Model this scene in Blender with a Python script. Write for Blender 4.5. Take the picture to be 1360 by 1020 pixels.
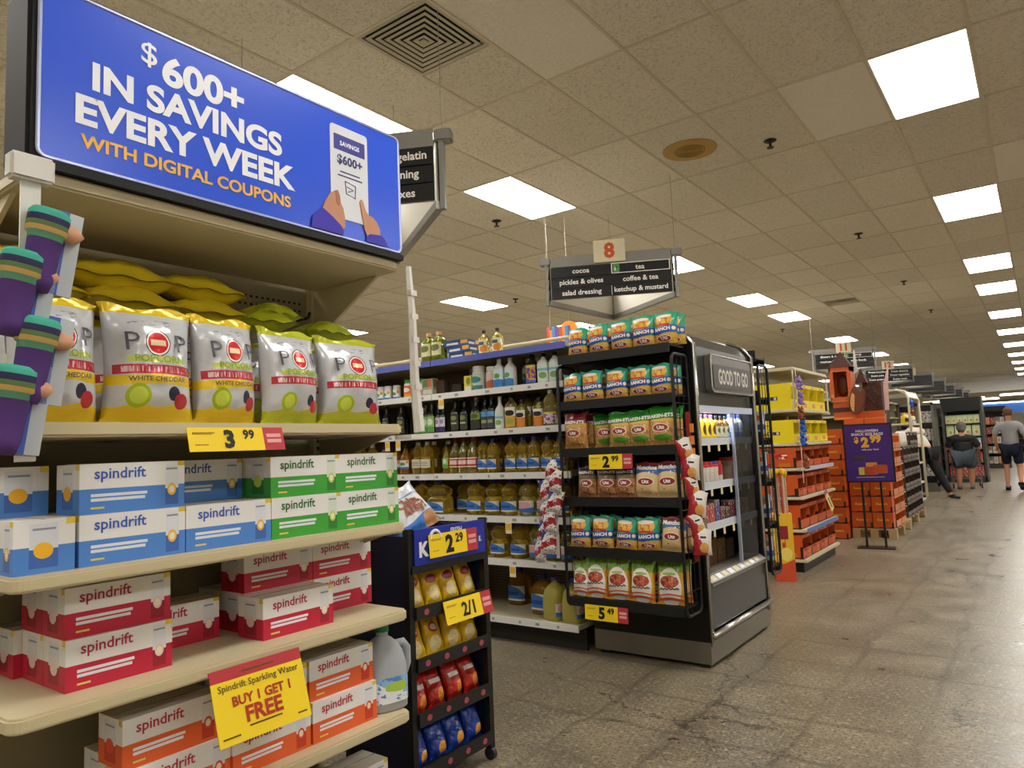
import bpy, bmesh, math, random
from mathutils import Vector, Matrix, noise

for o in list(bpy.data.objects): bpy.data.objects.remove(o)
random.seed(7)
R = math.radians
SC = bpy.context.scene
COL = SC.collection
ZC = 3.8924                       # ceiling height

# ------------------------------------------------------------------ camera, world, exposure
yaw, pitch, roll = -0.634977, 0.092520, -0.0422645
fwd = Vector((math.sin(yaw)*math.cos(pitch), math.cos(yaw)*math.cos(pitch), math.sin(pitch)))
rgt = Vector((math.cos(yaw), -math.sin(yaw), 0)); upv = rgt.cross(fwd)
r2 = rgt*math.cos(roll)+upv*math.sin(roll); u2 = -rgt*math.sin(roll)+upv*math.cos(roll)
cd = bpy.data.cameras.new('camera'); cam = bpy.data.objects.new('camera', cd); COL.objects.link(cam)
cam.matrix_world = Matrix(((r2.x,u2.x,-fwd.x,0),(r2.y,u2.y,-fwd.y,0),(r2.z,u2.z,-fwd.z,1.32),(0,0,0,1)))
cd.sensor_width = 36; cd.sensor_fit = 'HORIZONTAL'; cd.lens = 949.64/1360*36; cd.clip_end = 200
SC.camera = cam
W = bpy.data.worlds.new('world'); SC.world = W; W.use_nodes = True
W.node_tree.nodes['Background'].inputs[0].default_value = (1, .93, .8, 1)
W.node_tree.nodes['Background'].inputs[1].default_value = .06
SC.view_settings.view_transform = 'Standard'; SC.view_settings.look = 'None'
SC.view_settings.exposure = 0.92; SC.view_settings.gamma = 1; SC.view_settings.use_curve_mapping = False
LAMP = 15.0                        # strength of the ceiling lamps

# ------------------------------------------------------------------ helpers
def lin(c):
    if isinstance(c, str):
        c = c.lstrip('#'); v = [int(c[i:i+2], 16)/255 for i in (0, 2, 4)]
        v = [x/12.92 if x <= .04045 else ((x+.055)/1.055)**2.4 for x in v]
        return (*v, 1)
    return (*c[:3], 1)
MATS = {}
def nn(nt, t, **kw):
    n = nt.nodes.new(t)
    for k, v in kw.items(): setattr(n, k, v)
    return n
def mat(name, col, rough=.5, metal=0, spec=.5, bump=0, bscale=60, trans=0, emit=0, coat=0, var=0, vscale=6, ior=1.45, alpha=1):
    if name in MATS: return MATS[name]
    m = bpy.data.materials.new(name); m.use_nodes = True; MATS[name] = m
    nt = m.node_tree; b = nt.nodes['Principled BSDF']; c = lin(col)
    b.inputs['Base Color'].default_value = c; b.inputs['Roughness'].default_value = rough
    b.inputs['Metallic'].default_value = metal; b.inputs['Specular IOR Level'].default_value = spec
    b.inputs['Transmission Weight'].default_value = trans; b.inputs['IOR'].default_value = ior
    b.inputs['Coat Weight'].default_value = coat; b.inputs['Alpha'].default_value = alpha
    if emit:
        b.inputs['Emission Color'].default_value = c; b.inputs['Emission Strength'].default_value = emit
    if bump or var:
        tc = nn(nt, 'ShaderNodeTexCoord')
    if bump:
        nz = nn(nt, 'ShaderNodeTexNoise'); nz.inputs['Scale'].default_value = bscale; nz.inputs['Detail'].default_value = 3
        bp = nn(nt, 'ShaderNodeBump'); bp.inputs['Strength'].default_value = bump; bp.inputs['Distance'].default_value = .01
        nt.links.new(tc.outputs['Object'], nz.inputs['Vector']); nt.links.new(nz.outputs['Fac'], bp.inputs['Height'])
        nt.links.new(bp.outputs['Normal'], b.inputs['Normal'])
    if var:
        n2 = nn(nt, 'ShaderNodeTexNoise'); n2.inputs['Scale'].default_value = vscale; n2.inputs['Detail'].default_value = 4
        mr = nn(nt, 'ShaderNodeMapRange'); mr.inputs[3].default_value = 1-var; mr.inputs[4].default_value = 1+var
        hs = nn(nt, 'ShaderNodeMix', data_type='RGBA', blend_type='MULTIPLY'); hs.inputs[0].default_value = 1
        hs.inputs[6].default_value = c
        nt.links.new(tc.outputs['Object'], n2.inputs['Vector']); nt.links.new(n2.outputs['Fac'], mr.inputs[0])
        nt.links.new(mr.outputs[0], hs.inputs[7]); nt.links.new(hs.outputs[2], b.inputs['Base Color'])
    return m

def pmat(name, base, layers, rough=.45, coat=0, metal=0, bump=0, bscale=25):
    """printed wrapper: flat shapes laid over a base colour in UV space"""
    if name in MATS: return MATS[name]
    m = bpy.data.materials.new(name); m.use_nodes = True; MATS[name] = m
    nt = m.node_tree; L = nt.links; b = nt.nodes['Principled BSDF']
    b.inputs['Roughness'].default_value = rough; b.inputs['Coat Weight'].default_value = coat; b.inputs['Metallic'].default_value = metal
    uv = nn(nt, 'ShaderNodeUVMap'); sp = nn(nt, 'ShaderNodeSeparateXYZ'); L.new(uv.outputs[0], sp.inputs[0])
    def M(op, a, c, d=None):
        n = nn(nt, 'ShaderNodeMath', operation=op)
        for i, x in enumerate((a, c)):
            if x is None: continue
            if isinstance(x, (int, float)): n.inputs[i].default_value = x
            else: L.new(x, n.inputs[i])
        return n.outputs[0]
    U, V = sp.outputs[0], sp.outputs[1]
    cur = lin(base)
    for l in layers:
        k = l[0]; col = l[-1]
        if k == 'r':
            _, u0, u1, v0, v1, col = l
            fu = M('LESS_THAN', M('ABSOLUTE', M('SUBTRACT', U, (u0+u1)/2), None), (u1-u0)/2)
            fv = M('LESS_THAN', M('ABSOLUTE', M('SUBTRACT', V, (v0+v1)/2), None), (v1-v0)/2)
            f = M('MULTIPLY', fu, fv)
        elif k == 'e':
            _, uc, vc, ru, rv, col = l
            a = nn(nt, 'ShaderNodeVectorMath', operation='SUBTRACT'); L.new(uv.outputs[0], a.inputs[0]); a.inputs[1].default_value = (uc, vc, 0)
            c = nn(nt, 'ShaderNodeVectorMath', operation='MULTIPLY'); L.new(a.outputs[0], c.inputs[0]); c.inputs[1].default_value = (1/ru, 1/rv, 0)
            d = nn(nt, 'ShaderNodeVectorMath', operation='LENGTH'); L.new(c.outputs[0], d.inputs[0])
            f = M('LESS_THAN', d.outputs['Value'], 1)
        elif k == 'b':
            v0, v1 = l[1], l[2]; amp, fr, ph = (l[3], l[4], l[5]) if len(l) > 4 else (0, 0, 0)
            vv = V
            if amp: vv = M('ADD', V, M('MULTIPLY', M('SINE', M('ADD', M('MULTIPLY', U, fr), ph), None), amp))
            f = M('MULTIPLY', M('GREATER_THAN', vv, v0), M('LESS_THAN', vv, v1))
        elif k == 'd':
            _, a, c, t, col = l
            f = M('GREATER_THAN', M('ADD', M('MULTIPLY', U, a), M('MULTIPLY', V, c)), t)
        elif k == 'n':      # speckle, optionally limited to a rectangle
            scx, scy, thr = l[1], l[2], l[3]
            mp = nn(nt, 'ShaderNodeMapping'); mp.inputs['Scale'].default_value = (scx, scy, 1); L.new(uv.outputs[0], mp.inputs[0])
            nz = nn(nt, 'ShaderNodeTexNoise'); nz.inputs['Scale'].default_value = 1; nz.inputs['Detail'].default_value = 2; L.new(mp.outputs[0], nz.inputs['Vector'])
            f = M('GREATER_THAN', nz.outputs['Fac'], thr)
            if len(l) == 9:
                u0, u1, v0, v1 = l[4:8]
                fu = M('LESS_THAN', M('ABSOLUTE', M('SUBTRACT', U, (u0+u1)/2), None), (u1-u0)/2)
                fv = M('LESS_THAN', M('ABSOLUTE', M('SUBTRACT', V, (v0+v1)/2), None), (v1-v0)/2)
                f = M('MULTIPLY', f, M('MULTIPLY', fu, fv))
        mx = nn(nt, 'ShaderNodeMix', data_type='RGBA'); L.new(f, mx.inputs[0])
        if isinstance(cur, tuple): mx.inputs[6].default_value = cur
        else: L.new(cur, mx.inputs[6])
        mx.inputs[7].default_value = lin(col); cur = mx.outputs[2]
    if isinstance(cur, tuple): b.inputs['Base Color'].default_value = cur
    else: L.new(cur, b.inputs['Base Color'])
    if bump:
        tc = nn(nt, 'ShaderNodeTexCoord'); nz = nn(nt, 'ShaderNodeTexNoise'); nz.inputs['Scale'].default_value = bscale; nz.inputs['Detail'].default_value = 2
        bp = nn(nt, 'ShaderNodeBump'); bp.inputs['Strength'].default_value = bump; bp.inputs['Distance'].default_value = .02
        L.new(tc.outputs['Object'], nz.inputs['Vector']); L.new(nz.outputs['Fac'], bp.inputs['Height']); L.new(bp.outputs['Normal'], b.inputs['Normal'])
    return m

class MB:
    def __init__(s): s.v = []; s.f = []; s.uv = []
    def face(s, idx, uv=None): s.f.append(tuple(idx)); s.uv.append(uv)
    def box(s, x0, x1, y0, y1, z0, z1, M=None):
        i = len(s.v); P = [(x, y, z) for z in (z0, z1) for y in (y0, y1) for x in (x0, x1)]
        s.v += [tuple(M @ Vector(p)) if M else p for p in P]
        q = [(0,0),(1,0),(1,1),(0,1)]
        for f, uv in (((0,1,5,4), q), ((1,3,7,5), q), ((3,2,6,7), q), ((2,0,4,6), q),
                      ((4,5,7,6), [(0,1.5),(1,1.5),(1,1.9),(0,1.9)]), ((2,3,1,0), [(0,-.9),(1,-.9),(1,-.5),(0,-.5)])):
            s.face([i+k for k in f], uv)
        return s
    def prism(s, poly, a0, a1, axis='z', M=None):
        """poly: list of 2D points (ccw seen from +axis). axis z: (x,y); y: (x,z); x: (y,z)"""
        i = len(s.v); n = len(poly)
        def P(p, a): return {'z': (p[0], p[1], a), 'y': (p[0], a, p[1]), 'x': (a, p[0], p[1])}[axis]
        for a in (a0, a1): s.v += [tuple(M @ Vector(P(p, a))) if M else P(p, a) for p in poly]
        flip = axis == 'y'
        def F(ix): s.face(ix[::-1] if flip else ix)
        F([i+k for k in range(n)][::-1]); F([i+n+k for k in range(n)])
        for k in range(n): F([i+k, i+(k+1) % n, i+n+(k+1) % n, i+n+k])
        return s
    def tube(s, pts, r, seg=6, closed=False):
        pts = [Vector(p) for p in pts]; n = len(pts); i = len(s.v)
        rs = r if isinstance(r, (list, tuple)) else [r]*n
        pn = None
        for k, p in enumerate(pts):
            a = pts[k-1] if (k > 0 or closed) else p; b = pts[(k+1) % n] if (k < n-1 or closed) else p
            t = (b-a).normalized()
            ref = pn if pn else (Vector((0,0,1)) if abs(t.z) < .9 else Vector((1,0,0)))
            u = (ref-t*ref.dot(t)).normalized(); w = t.cross(u); pn = u
            for j in range(seg):
                an = 2*math.pi*j/seg; s.v.append(tuple(p+(u*math.cos(an)+w*math.sin(an))*rs[k]))
        for k in range(n if closed else n-1):
            k2 = (k+1) % n
            for j in range(seg):
                j2 = (j+1) % seg; s.face([i+k*seg+j, i+k*seg+j2, i+k2*seg+j2, i+k2*seg+j])
        if not closed:
            s.face([i+j for j in range(seg)][::-1]); s.face([i+(n-1)*seg+j for j in range(seg)])
        return s
    def loft(s, prof, seg=20, a0=None, a1=None, off=0, cap=True):
        """prof: (z, rx, ry, power[, ox, oy]); front (-y) is at u=.5. a0/a1: partial arc in degrees about the front"""
        i = len(s.v); full = a0 is None; cols = seg if full else seg+1
        z0 = prof[0][0]; z1 = prof[-1][0]
        for p in prof:
            z, rx, ry, n = p[:4]; ox, oy = (p[4], p[5]) if len(p) > 4 else (0, 0)
            for j in range(cols):
                an = 2*math.pi*j/seg+math.pi/2 if full else R(a0+(a1-a0)*j/seg)-math.pi/2
                c, t = math.cos(an), math.sin(an)
                s.v.append((ox+(rx+off)*math.copysign(abs(c)**(2/n), c), oy+(ry+off)*math.copysign(abs(t)**(2/n), t), z))
        for k in range(len(prof)-1):
            va, vb = (prof[k][0]-z0)/(z1-z0+1e-9), (prof[k+1][0]-z0)/(z1-z0+1e-9)
            for j in range(seg):
                j2 = (j+1) % cols
                s.face([i+k*cols+j, i+k*cols+j2, i+(k+1)*cols+j2, i+(k+1)*cols+j], [(j/seg, va), ((j+1)/seg, va), ((j+1)/seg, vb), (j/seg, vb)])
        if full and cap:
            s.face([i+j for j in range(cols)][::-1], [(.5, 0)]*cols); s.face([i+(len(prof)-1)*cols+j for j in range(cols)], [(.5, 1)]*cols)
        return s
    def mesh(s, name, m, smooth=False, bevel=0, angle=None):
        me = bpy.data.meshes.new(name); me.from_pydata(s.v, [], s.f)
        if any(u for u in s.uv):
            ul = me.uv_layers.new(name='UVMap'); k = 0
            for f, u in zip(s.f, s.uv):
                for j in range(len(f)):
                    ul.data[k].uv = u[j] if u else (.5, .5); k += 1
        if bevel:
            bm = bmesh.new(); bm.from_mesh(me)
            bmesh.ops.bevel(bm, geom=[e for e in bm.edges if e.calc_face_angle(0) > .5], offset=bevel, segments=2, affect='EDGES', clamp_overlap=True)
            bm.to_mesh(me); bm.free()
        if smooth:
            for p in me.polygons: p.use_smooth = True
            if angle: me.set_sharp_from_angle(angle=R(angle))
        if m: me.materials.append(m)
        return me

def ob(name, me, parent=None, M=None):
    o = bpy.data.objects.new(name, me); COL.objects.link(o)
    if parent: o.parent = parent
    if M is not None:
        if isinstance(M, Matrix): o.matrix_local = M
        else: o.location = M
    return o
def tag(o, label=None, cat=None, group=None, kind=None):
    if label: o['label'] = label
    if cat: o['category'] = cat
    if group: o['group'] = group
    if kind: o['kind'] = kind
    return o
def thing(name, label, cat, loc=(0,0,0), rz=0, group=None, rx=0, ry=0):
    o = bpy.data.objects.new(name, None); COL.objects.link(o); o.location = loc; o.rotation_euler = (rx, ry, rz); o.empty_display_size = .05
    return tag(o, label, cat, group)
def place(kind, name, label, cat, loc, rz=0, rx=0, ry=0, sc=1, group=None):
    """one individual of a kind: kind = list of (part name, mesh, matrix or None, index of its parent part or None)"""
    if len(kind) == 1:
        o = ob(name, kind[0][1]); o.location = loc; o.rotation_euler = (rx, ry, rz)
        o.scale = (sc,)*3 if not isinstance(sc, tuple) else sc
        return tag(o, label, cat, group)
    t = thing(name, label, cat, loc, rz, group, rx, ry); t.scale = (sc,)*3 if not isinstance(sc, tuple) else sc
    made = []
    for p in kind:
        par = t if len(p) < 4 or p[3] is None else made[p[3]]
        made.append(ob(p[0], p[1], par, p[2] if len(p) > 2 else None))
    return t
ORD = ['first','second','third','fourth','fifth','sixth','seventh','eighth','ninth','tenth','eleventh','twelfth','thirteenth','fourteenth','fifteenth','sixteenth','seventeenth','eighteenth','nineteenth','twentieth']

# lettering ---------------------------------------------------------
FT = {}
def glyphs(s, bold=.02, res=2, spacing=1):
    k = (s, bold, spacing, res)
    if k not in FT:
        cu = bpy.data.curves.new('t', 'FONT'); cu.body = s; cu.offset = bold; cu.resolution_u = res; cu.align_x = 'CENTER'; cu.space_character = spacing
        o = bpy.data.objects.new('t', cu); COL.objects.link(o)
        me = bpy.data.meshes.new_from_object(o.evaluated_get(bpy.context.evaluated_depsgraph_get()))
        bpy.data.objects.remove(o)
        vs = [tuple(v.co[:2]) for v in me.vertices]; fs = [tuple(p.vertices) for p in me.polygons]
        bpy.data.meshes.remove(me)
        x0 = min(v[0] for v in vs); x1 = max(v[0] for v in vs); y0 = min(v[1] for v in vs); y1 = max(v[1] for v in vs)
        FT[k] = ([(x-(x0+x1)/2, y-(y0+y1)/2) for x, y in vs], fs, x1-x0, y1-y0)
    return FT[k]
def text(s, m, w=None, h=None, cx=0, cz=0, y=0, bold=.02, warp=None, slant=0, rot=0, spacing=1, maxw=None, tall=1, k=None, res=2):
    """lettering mesh in the XZ plane facing -Y, w wide or h tall, centred at (cx,cz) in front of y; warp(x,z)->y drapes it"""
    vs, fs, W0, H0 = glyphs(s, bold, res, spacing)
    k = k or (w/W0 if w else h/H0)
    if maxw and k*W0 > maxw: k = maxw/W0
    c, sn = math.cos(rot), math.sin(rot); out = []
    for a, b in vs:
        a, b = a*k+b*k*slant, b*k*tall
        a, b = a*c-b*sn+cx, a*sn+b*c+cz
        out.append((a, warp(a, b) if warp else y, b))
    mb = MB(); mb.v = out; mb.f = list(fs); mb.uv = [None]*len(fs)
    return mb.mesh('lettering', m)
def rectm(x0, x1, z0, z1, y, t, m, name='panel'):
    return MB().box(x0, x1, y-t, y, z0, z1).mesh(name, m)
def discm(cx, cz, rx, rz, y, t, m, n=24, warp=None):
    poly = [(cx+rx*math.cos(2*math.pi*k/n), cz+rz*math.sin(2*math.pi*k/n)) for k in range(n)]
    if warp:
        mb = MB(); mb.v = [(a, warp(a, b), b) for a, b in poly]+[(cx, warp(cx, cz), cz)]
        for k in range(n): mb.face([k, (k+1) % n, n])
        return mb.mesh('disc', m)
    return MB().prism(poly, y-t, y, 'y').mesh('disc', m)

BLACK = mat('black_print', '#111112', .5); WHITE = mat('white_print', '#ecebe6', .5)
TEAR = {}

# ------------------------------------------------------------------ the shell: floor, ceiling, walls, lamps
GX, GY, TX, TY = -1.37433, 4.07179, .61, 1.22          # origin and pitch of the ceiling grid
def gx(c): return GX+TX*c
def gy(r): return GY+TY*r
C0, C1, R0, R1 = -42, 14, -6, 33
XL, XR, YB, YF = gx(C0), gx(C1), gy(R0), 60.0

def floor_mat():
    m = bpy.data.materials.new('worn_polished_concrete'); m.use_nodes = True; nt = m.node_tree; L = nt.links; b = nt.nodes['Principled BSDF']
    tc = nn(nt, 'ShaderNodeTexCoord'); P = tc.outputs['Object']
    def noise_(sc, det=4, rough=.6, vec=P):
        n = nn(nt, 'ShaderNodeTexNoise'); n.inputs['Scale'].default_value = sc; n.inputs['Detail'].default_value = det; n.inputs['Roughness'].default_value = rough
        L.new(vec, n.inputs['Vector']); return n
    def M(op, a, c=None, d=None):
        n = nn(nt, 'ShaderNodeMath', operation=op)
        for i, x in enumerate((a, c, d)):
            if x is None: continue
            if isinstance(x, (int, float)): n.inputs[i].default_value = x
            else: L.new(x, n.inputs[i])
        return n.outputs[0]
    def mr(x, a, c, d, e):
        n = nn(nt, 'ShaderNodeMapRange'); L.new(x, n.inputs[0])
        for i, v in enumerate((a, c, d, e)): n.inputs[i+1].default_value = v
        return n.outputs[0]
    def mix(f, A, B, bt='MIX'):
        n = nn(nt, 'ShaderNodeMix', data_type='RGBA', blend_type=bt)
        if isinstance(f, (int, float)): n.inputs[0].default_value = f
        else: L.new(f, n.inputs[0])
        for i, x in ((6, A), (7, B)):
            if isinstance(x, tuple): n.inputs[i].default_value = x
            else: L.new(x, n.inputs[i])
        return n.outputs[2]
    big = noise_(.55, 3, .55); mid = noise_(3.2, 5, .65); fine = noise_(75, 2, .75); sand = noise_(38, 3, .7)
    col = mix(mr(mid.outputs['Fac'], .35, .68, 0, 1), lin('#716857'), lin('#92866f'))
    col = mix(mr(big.outputs['Fac'], .48, .72, 0, .55), col, lin('#857254'))
    # aggregate specks
    col = mix(mr(fine.outputs['Fac'], .50, .62, 0, .85), col, lin('#3f392f'))
    col = mix(mr(sand.outputs['Fac'], .54, .68, 0, .75), col, lin('#b3a68c'))
    # the ghost of old square tiles: soft darker joints, a hand's width of wobble
    wob = noise_(2.2, 3); sp = nn(nt, 'ShaderNodeSeparateXYZ')
    wv = nn(nt, 'ShaderNodeVectorMath', operation='MULTIPLY_ADD'); L.new(wob.outputs['Color'], wv.inputs[0]); wv.inputs[1].default_value = (.16, .16, 0); L.new(P, wv.inputs[2])
    L.new(wv.outputs[0], sp.inputs[0])
    def joint(o, pitch):
        return M('ABSOLUTE', M('SUBTRACT', M('FRACT', M('MULTIPLY', o, 1/pitch)), .5))
    jd = M('MAXIMUM', joint(sp.outputs[0], .46), joint(sp.outputs[1], .46))
    jm = mr(jd, .44, .5, 0, 1)
    patch = mr(noise_(.8, 3).outputs['Fac'], .36, .54, 0, 1)
    col = mix(M('MULTIPLY', M('MULTIPLY', jm, patch), .5), col, lin('#3e382f'))
    stain = noise_(1.1, 5, .7)
    col = mix(mr(stain.outputs['Fac'], .60, .74, 0, .5), col, lin('#564d40'))
    # hairline cracks
    vo = nn(nt, 'ShaderNodeTexVoronoi', feature='DISTANCE_TO_EDGE'); vo.inputs['Scale'].default_value = .42
    w2 = noise_(2.6, 6, .7); w2v = nn(nt, 'ShaderNodeVectorMath', operation='MULTIPLY_ADD'); L.new(w2.outputs['Color'], w2v.inputs[0]); w2v.inputs[1].default_value = (.55, .55, 0); L.new(P, w2v.inputs[2])
    L.new(w2v.outputs[0], vo.inputs['Vector'])
    ck = M('MULTIPLY', M('LESS_THAN', vo.outputs['Distance'], .0022), mr(noise_(.9, 2).outputs['Fac'], .47, .55, 0, 1))
    col = mix(M('MULTIPLY', ck, .75), col, lin('#2e2a24'))
    L.new(col, b.inputs['Base Color'])
    L.new(mr(mid.outputs['Fac'], .3, .7, .26, .42), b.inputs['Roughness'])
    b.inputs['Specular IOR Level'].default_value = .42
    bp = nn(nt, 'ShaderNodeBump'); bp.inputs['Strength'].default_value = .12; bp.inputs['Distance'].default_value = .004
    L.new(sand.outputs['Fac'], bp.inputs['Height']); L.new(bp.outputs['Normal'], b.inputs['Normal'])
    return m
def tile_mat():
    m = bpy.data.materials.new('fissured_ceiling_tile'); m.use_nodes = True; nt = m.node_tree; L = nt.links; b = nt.nodes['Principled BSDF']
    g = nn(nt, 'ShaderNodeNewGeometry'); oi = nn(nt, 'ShaderNodeObjectInfo')
    n1 = nn(nt, 'ShaderNodeTexNoise'); n1.inputs['Scale'].default_value = 42; n1.inputs['Detail'].default_value = 3; n1.inputs['Roughness'].default_value = .6; n1.inputs['Distortion'].default_value = .8
    L.new(g.outputs['Position'], n1.inputs['Vector'])
    n2 = nn(nt, 'ShaderNodeTexNoise'); n2.inputs['Scale'].default_value = .5; n2.inputs['Detail'].default_value = 3; L.new(g.outputs['Position'], n2.inputs['Vector'])
    mx = nn(nt, 'ShaderNodeMix', data_type='RGBA'); L.new(n2.outputs['Fac'], mx.inputs[0]); mx.inputs[6].default_value = lin('#f3ede1'); mx.inputs[7].default_value = lin('#ece2cd')
    mr = nn(nt, 'ShaderNodeMapRange'); L.new(oi.outputs['Random'], mr.inputs[0]); mr.inputs[3].default_value = .93; mr.inputs[4].default_value = 1.04
    ml = nn(nt, 'ShaderNodeMix', data_type='RGBA', blend_type='MULTIPLY'); ml.inputs[0].default_value = 1; L.new(mx.outputs[2], ml.inputs[6]); L.new(mr.outputs[0], ml.inputs[7])
    md = nn(nt, 'ShaderNodeMapRange'); L.new(n1.outputs['Fac'], md.inputs[0]); md.inputs[1].default_value = .3; md.inputs[2].default_value = .5; md.inputs[3].default_value = .74; md.inputs[4].default_value = 1
    mm = nn(nt, 'ShaderNodeMix', data_type='RGBA', blend_type='MULTIPLY'); mm.inputs[0].default_value = 1; L.new(ml.outputs[2], mm.inputs[6]); L.new(md.outputs[0], mm.inputs[7])
    L.new(mm.outputs[2], b.inputs['Base Color']); b.inputs['Roughness'].default_value = .95; b.inputs['Specular IOR Level'].default_value = .1
    bp = nn(nt, 'ShaderNodeBump'); bp.inputs['Strength'].default_value = 1; bp.inputs['Distance'].default_value = .022
    L.new(n1.outputs['Fac'], bp.inputs['Height']); L.new(bp.outputs['Normal'], b.inputs['Normal'])
    return m
FLOOR = floor_mat(); TILE = tile_mat()
TILEW = mat('newer_white_tile', '#eae4d8', .95, bump=1, bscale=45, var=.05, vscale=30)
GRID = mat('grid_metal', '#d2c8b2', .6); CREAM = mat('cream_wall', '#e6dfcc', .8, bump=.1, bscale=20)
GREYW = mat('shop_wall', '#b4ad9c', .8)

def struct(name, me, **k):
    return tag(ob(name, me), kind='structure')
struct('floor', MB().box(XL, XR, YB, YF, -.1, 0).mesh('floor', FLOOR))
ceil_o = struct('ceiling', MB().box(XL, XR, YB, gy(R1), ZC+.10, ZC+.2).mesh('ceiling', GREYW))
struct('wall_left', MB().box(XL-.1, XL, YB, YF, 0, ZC+.2).mesh('wall', CREAM))
struct('wall_right', MB().box(XR, XR+.1, YB, YF, 0, ZC+.2).mesh('wall', CREAM))
struct('wall_back', MB().box(XL, XR, YB-.1, YB, 0, ZC+.2).mesh('wall', CREAM))
struct('wall_front', MB().box(XL, XR, YF, YF+.1, 0, ZC+.2).mesh('wall', CREAM))
struct('trim_1', MB().box(XL, XR, gy(R1), gy(R1)+.25, 3.30, ZC+.2).mesh('bulkhead', mat('bulkhead_paint', '#f6f1e4', .8)))
struct('trim_2', MB().box(XL, XR, gy(R1)+.25, YF, 3.30, 3.5).mesh('lower_ceiling', mat('lower_ceiling', '#d8d0be', .9)))

LCOLS = {1: (-5, -2, 1, 4, 7, 9, 12, 15, 18, 21, 24, 27, 30), -5: (-4, -1, 1, 4, 7, 9, 13, 17, 21, 25, 29),
         -11: (-4, -1, 1, 4, 7, 10, 13, 17, 21, 25, 29), -17: (-4, -1, 1, 4, 7, 10, 13, 17, 21, 25, 29),
         7: (-5, -2, 1, 4, 7, 10, 13, 16, 19, 22, 25, 28, 31), -23: (-4, -1, 4, 7, 10, 13, 17, 21, 25, 29), -30: (-4, 1, 5, 9, 14, 19, 24, 29), -37: (-4, 1, 5, 9, 14, 19, 24, 29)}
LSET = {(c, r) for c, rs in LCOLS.items() for r in rs}
VENT = {(-3, -1), (-3, 8)}
def proj(p):
    d = Vector(p)-Vector((0, 0, 1.32)); z = d.dot(fwd)
    return (680+949.64*d.dot(r2)/z, 510-949.64*d.dot(u2)/z, z) if z > .2 else None
cells = []
for c in range(C0, C1):
    for r in range(R0, R1):
        if (c, r) in LSET or (c, r) in VENT: continue
        p = proj((gx(c+.5), gy(r+.5), ZC)); vis = 0
        if p and -120 < p[0] < 1480 and -120 < p[1] < 560: vis = 1/p[2]**2
        cells.append((vis, c, r))
cells.sort(reverse=True)
tile_me = MB().box(-.297, .297, -.602, .602, .006, .022).mesh('tile', TILE)
tile_w = MB().box(-.297, .297, -.602, .602, .006, .022).mesh('tile', TILEW)
rest = MB()
for i, (v, c, r) in enumerate(cells):
    if i < 300 and v > 0:
        ob('ceiling_tile', tile_w if (c, r) in {(0, 1), (2, 3), (-2, -1), (-3, 9), (-4, 8), (-2, 13)} else tile_me, ceil_o, (gx(c+.5), gy(r+.5), ZC))
    else:
        rest.box(gx(c)+.008, gx(c+1)-.008, gy(r)+.008, gy(r+1)-.008, ZC+.006, ZC+.022)
tag(ob('far_ceiling_tiles', rest.mesh('tiles', TILE), ceil_o), kind='stuff')
half = MB().box(-.297, .297, -.298, .298, .006, .022).mesh('tile', TILE)
for c, r in VENT: ob('ceiling_tile', half, ceil_o, (gx(c+.5), gy(r+(.75 if r < 0 else .25)), ZC))
for c in range(C0, C1+1): ob('runner', MB().box(-.011, .011, gy(R0), gy(R1), 0, .03).mesh('runner', GRID), ceil_o, (gx(c), 0, ZC))
for r in range(R0, R1+1): ob('cross_tee', MB().box(gx(C0), gx(C1), -.011, .011, .001, .029).mesh('tee', GRID), ceil_o, (0, gy(r), ZC))

LAMPM = mat('lamp_diffuser', '#fdf9f3', .5, emit=LAMP)
lamp_kind = [('lamp_housing', MB().box(-.297, .297, -.602, -.588, .001, .07).box(-.297, .297, .588, .602, .001, .07).box(-.297, -.285, -.59, .59, .001, .07).box(.285, .297, -.59, .59, .001, .07).mesh('housing', WHITE)),
             ('diffuser', MB().box(-.286, .286, -.589, .589, .004, .012).mesh('diffuser', LAMPM))]
lcol = {1: 'row over the main aisle', -5: 'row over the near shelf ends', -11: 'second row in from the main aisle', -17: 'third row in from the main aisle', 7: 'row right of the main aisle', -23: 'fourth row in from the main aisle', -30: 'fifth row in from the main aisle', -37: 'row nearest the far left wall'}
for c, rs in LCOLS.items():
    for i, r in enumerate(rs):
        place(lamp_kind, 'ceiling_lamp', f'glowing flat ceiling light panel, {ORD[i]} along the {lcol[c]}', 'ceiling light', (gx(c+.5), gy(r+.5), ZC), group='recessed ceiling light panels')
# low ceiling lamps beyond the bulkhead
for i, (x, y) in enumerate([(-4.4, 49), (-3.2, 50.5), (-1.2, 48.5), (-2.6, 53), (-5.5, 53), (0.5, 52), (2, 48.5)]):
    place(lamp_kind, 'ceiling_lamp', f'glowing light panel in the low ceiling past the cream bulkhead, number {ORD[i]}'.replace('number ', ''), 'ceiling light', (x, y, 3.225), rz=R(90), group='light panels in the low far ceiling')

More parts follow.
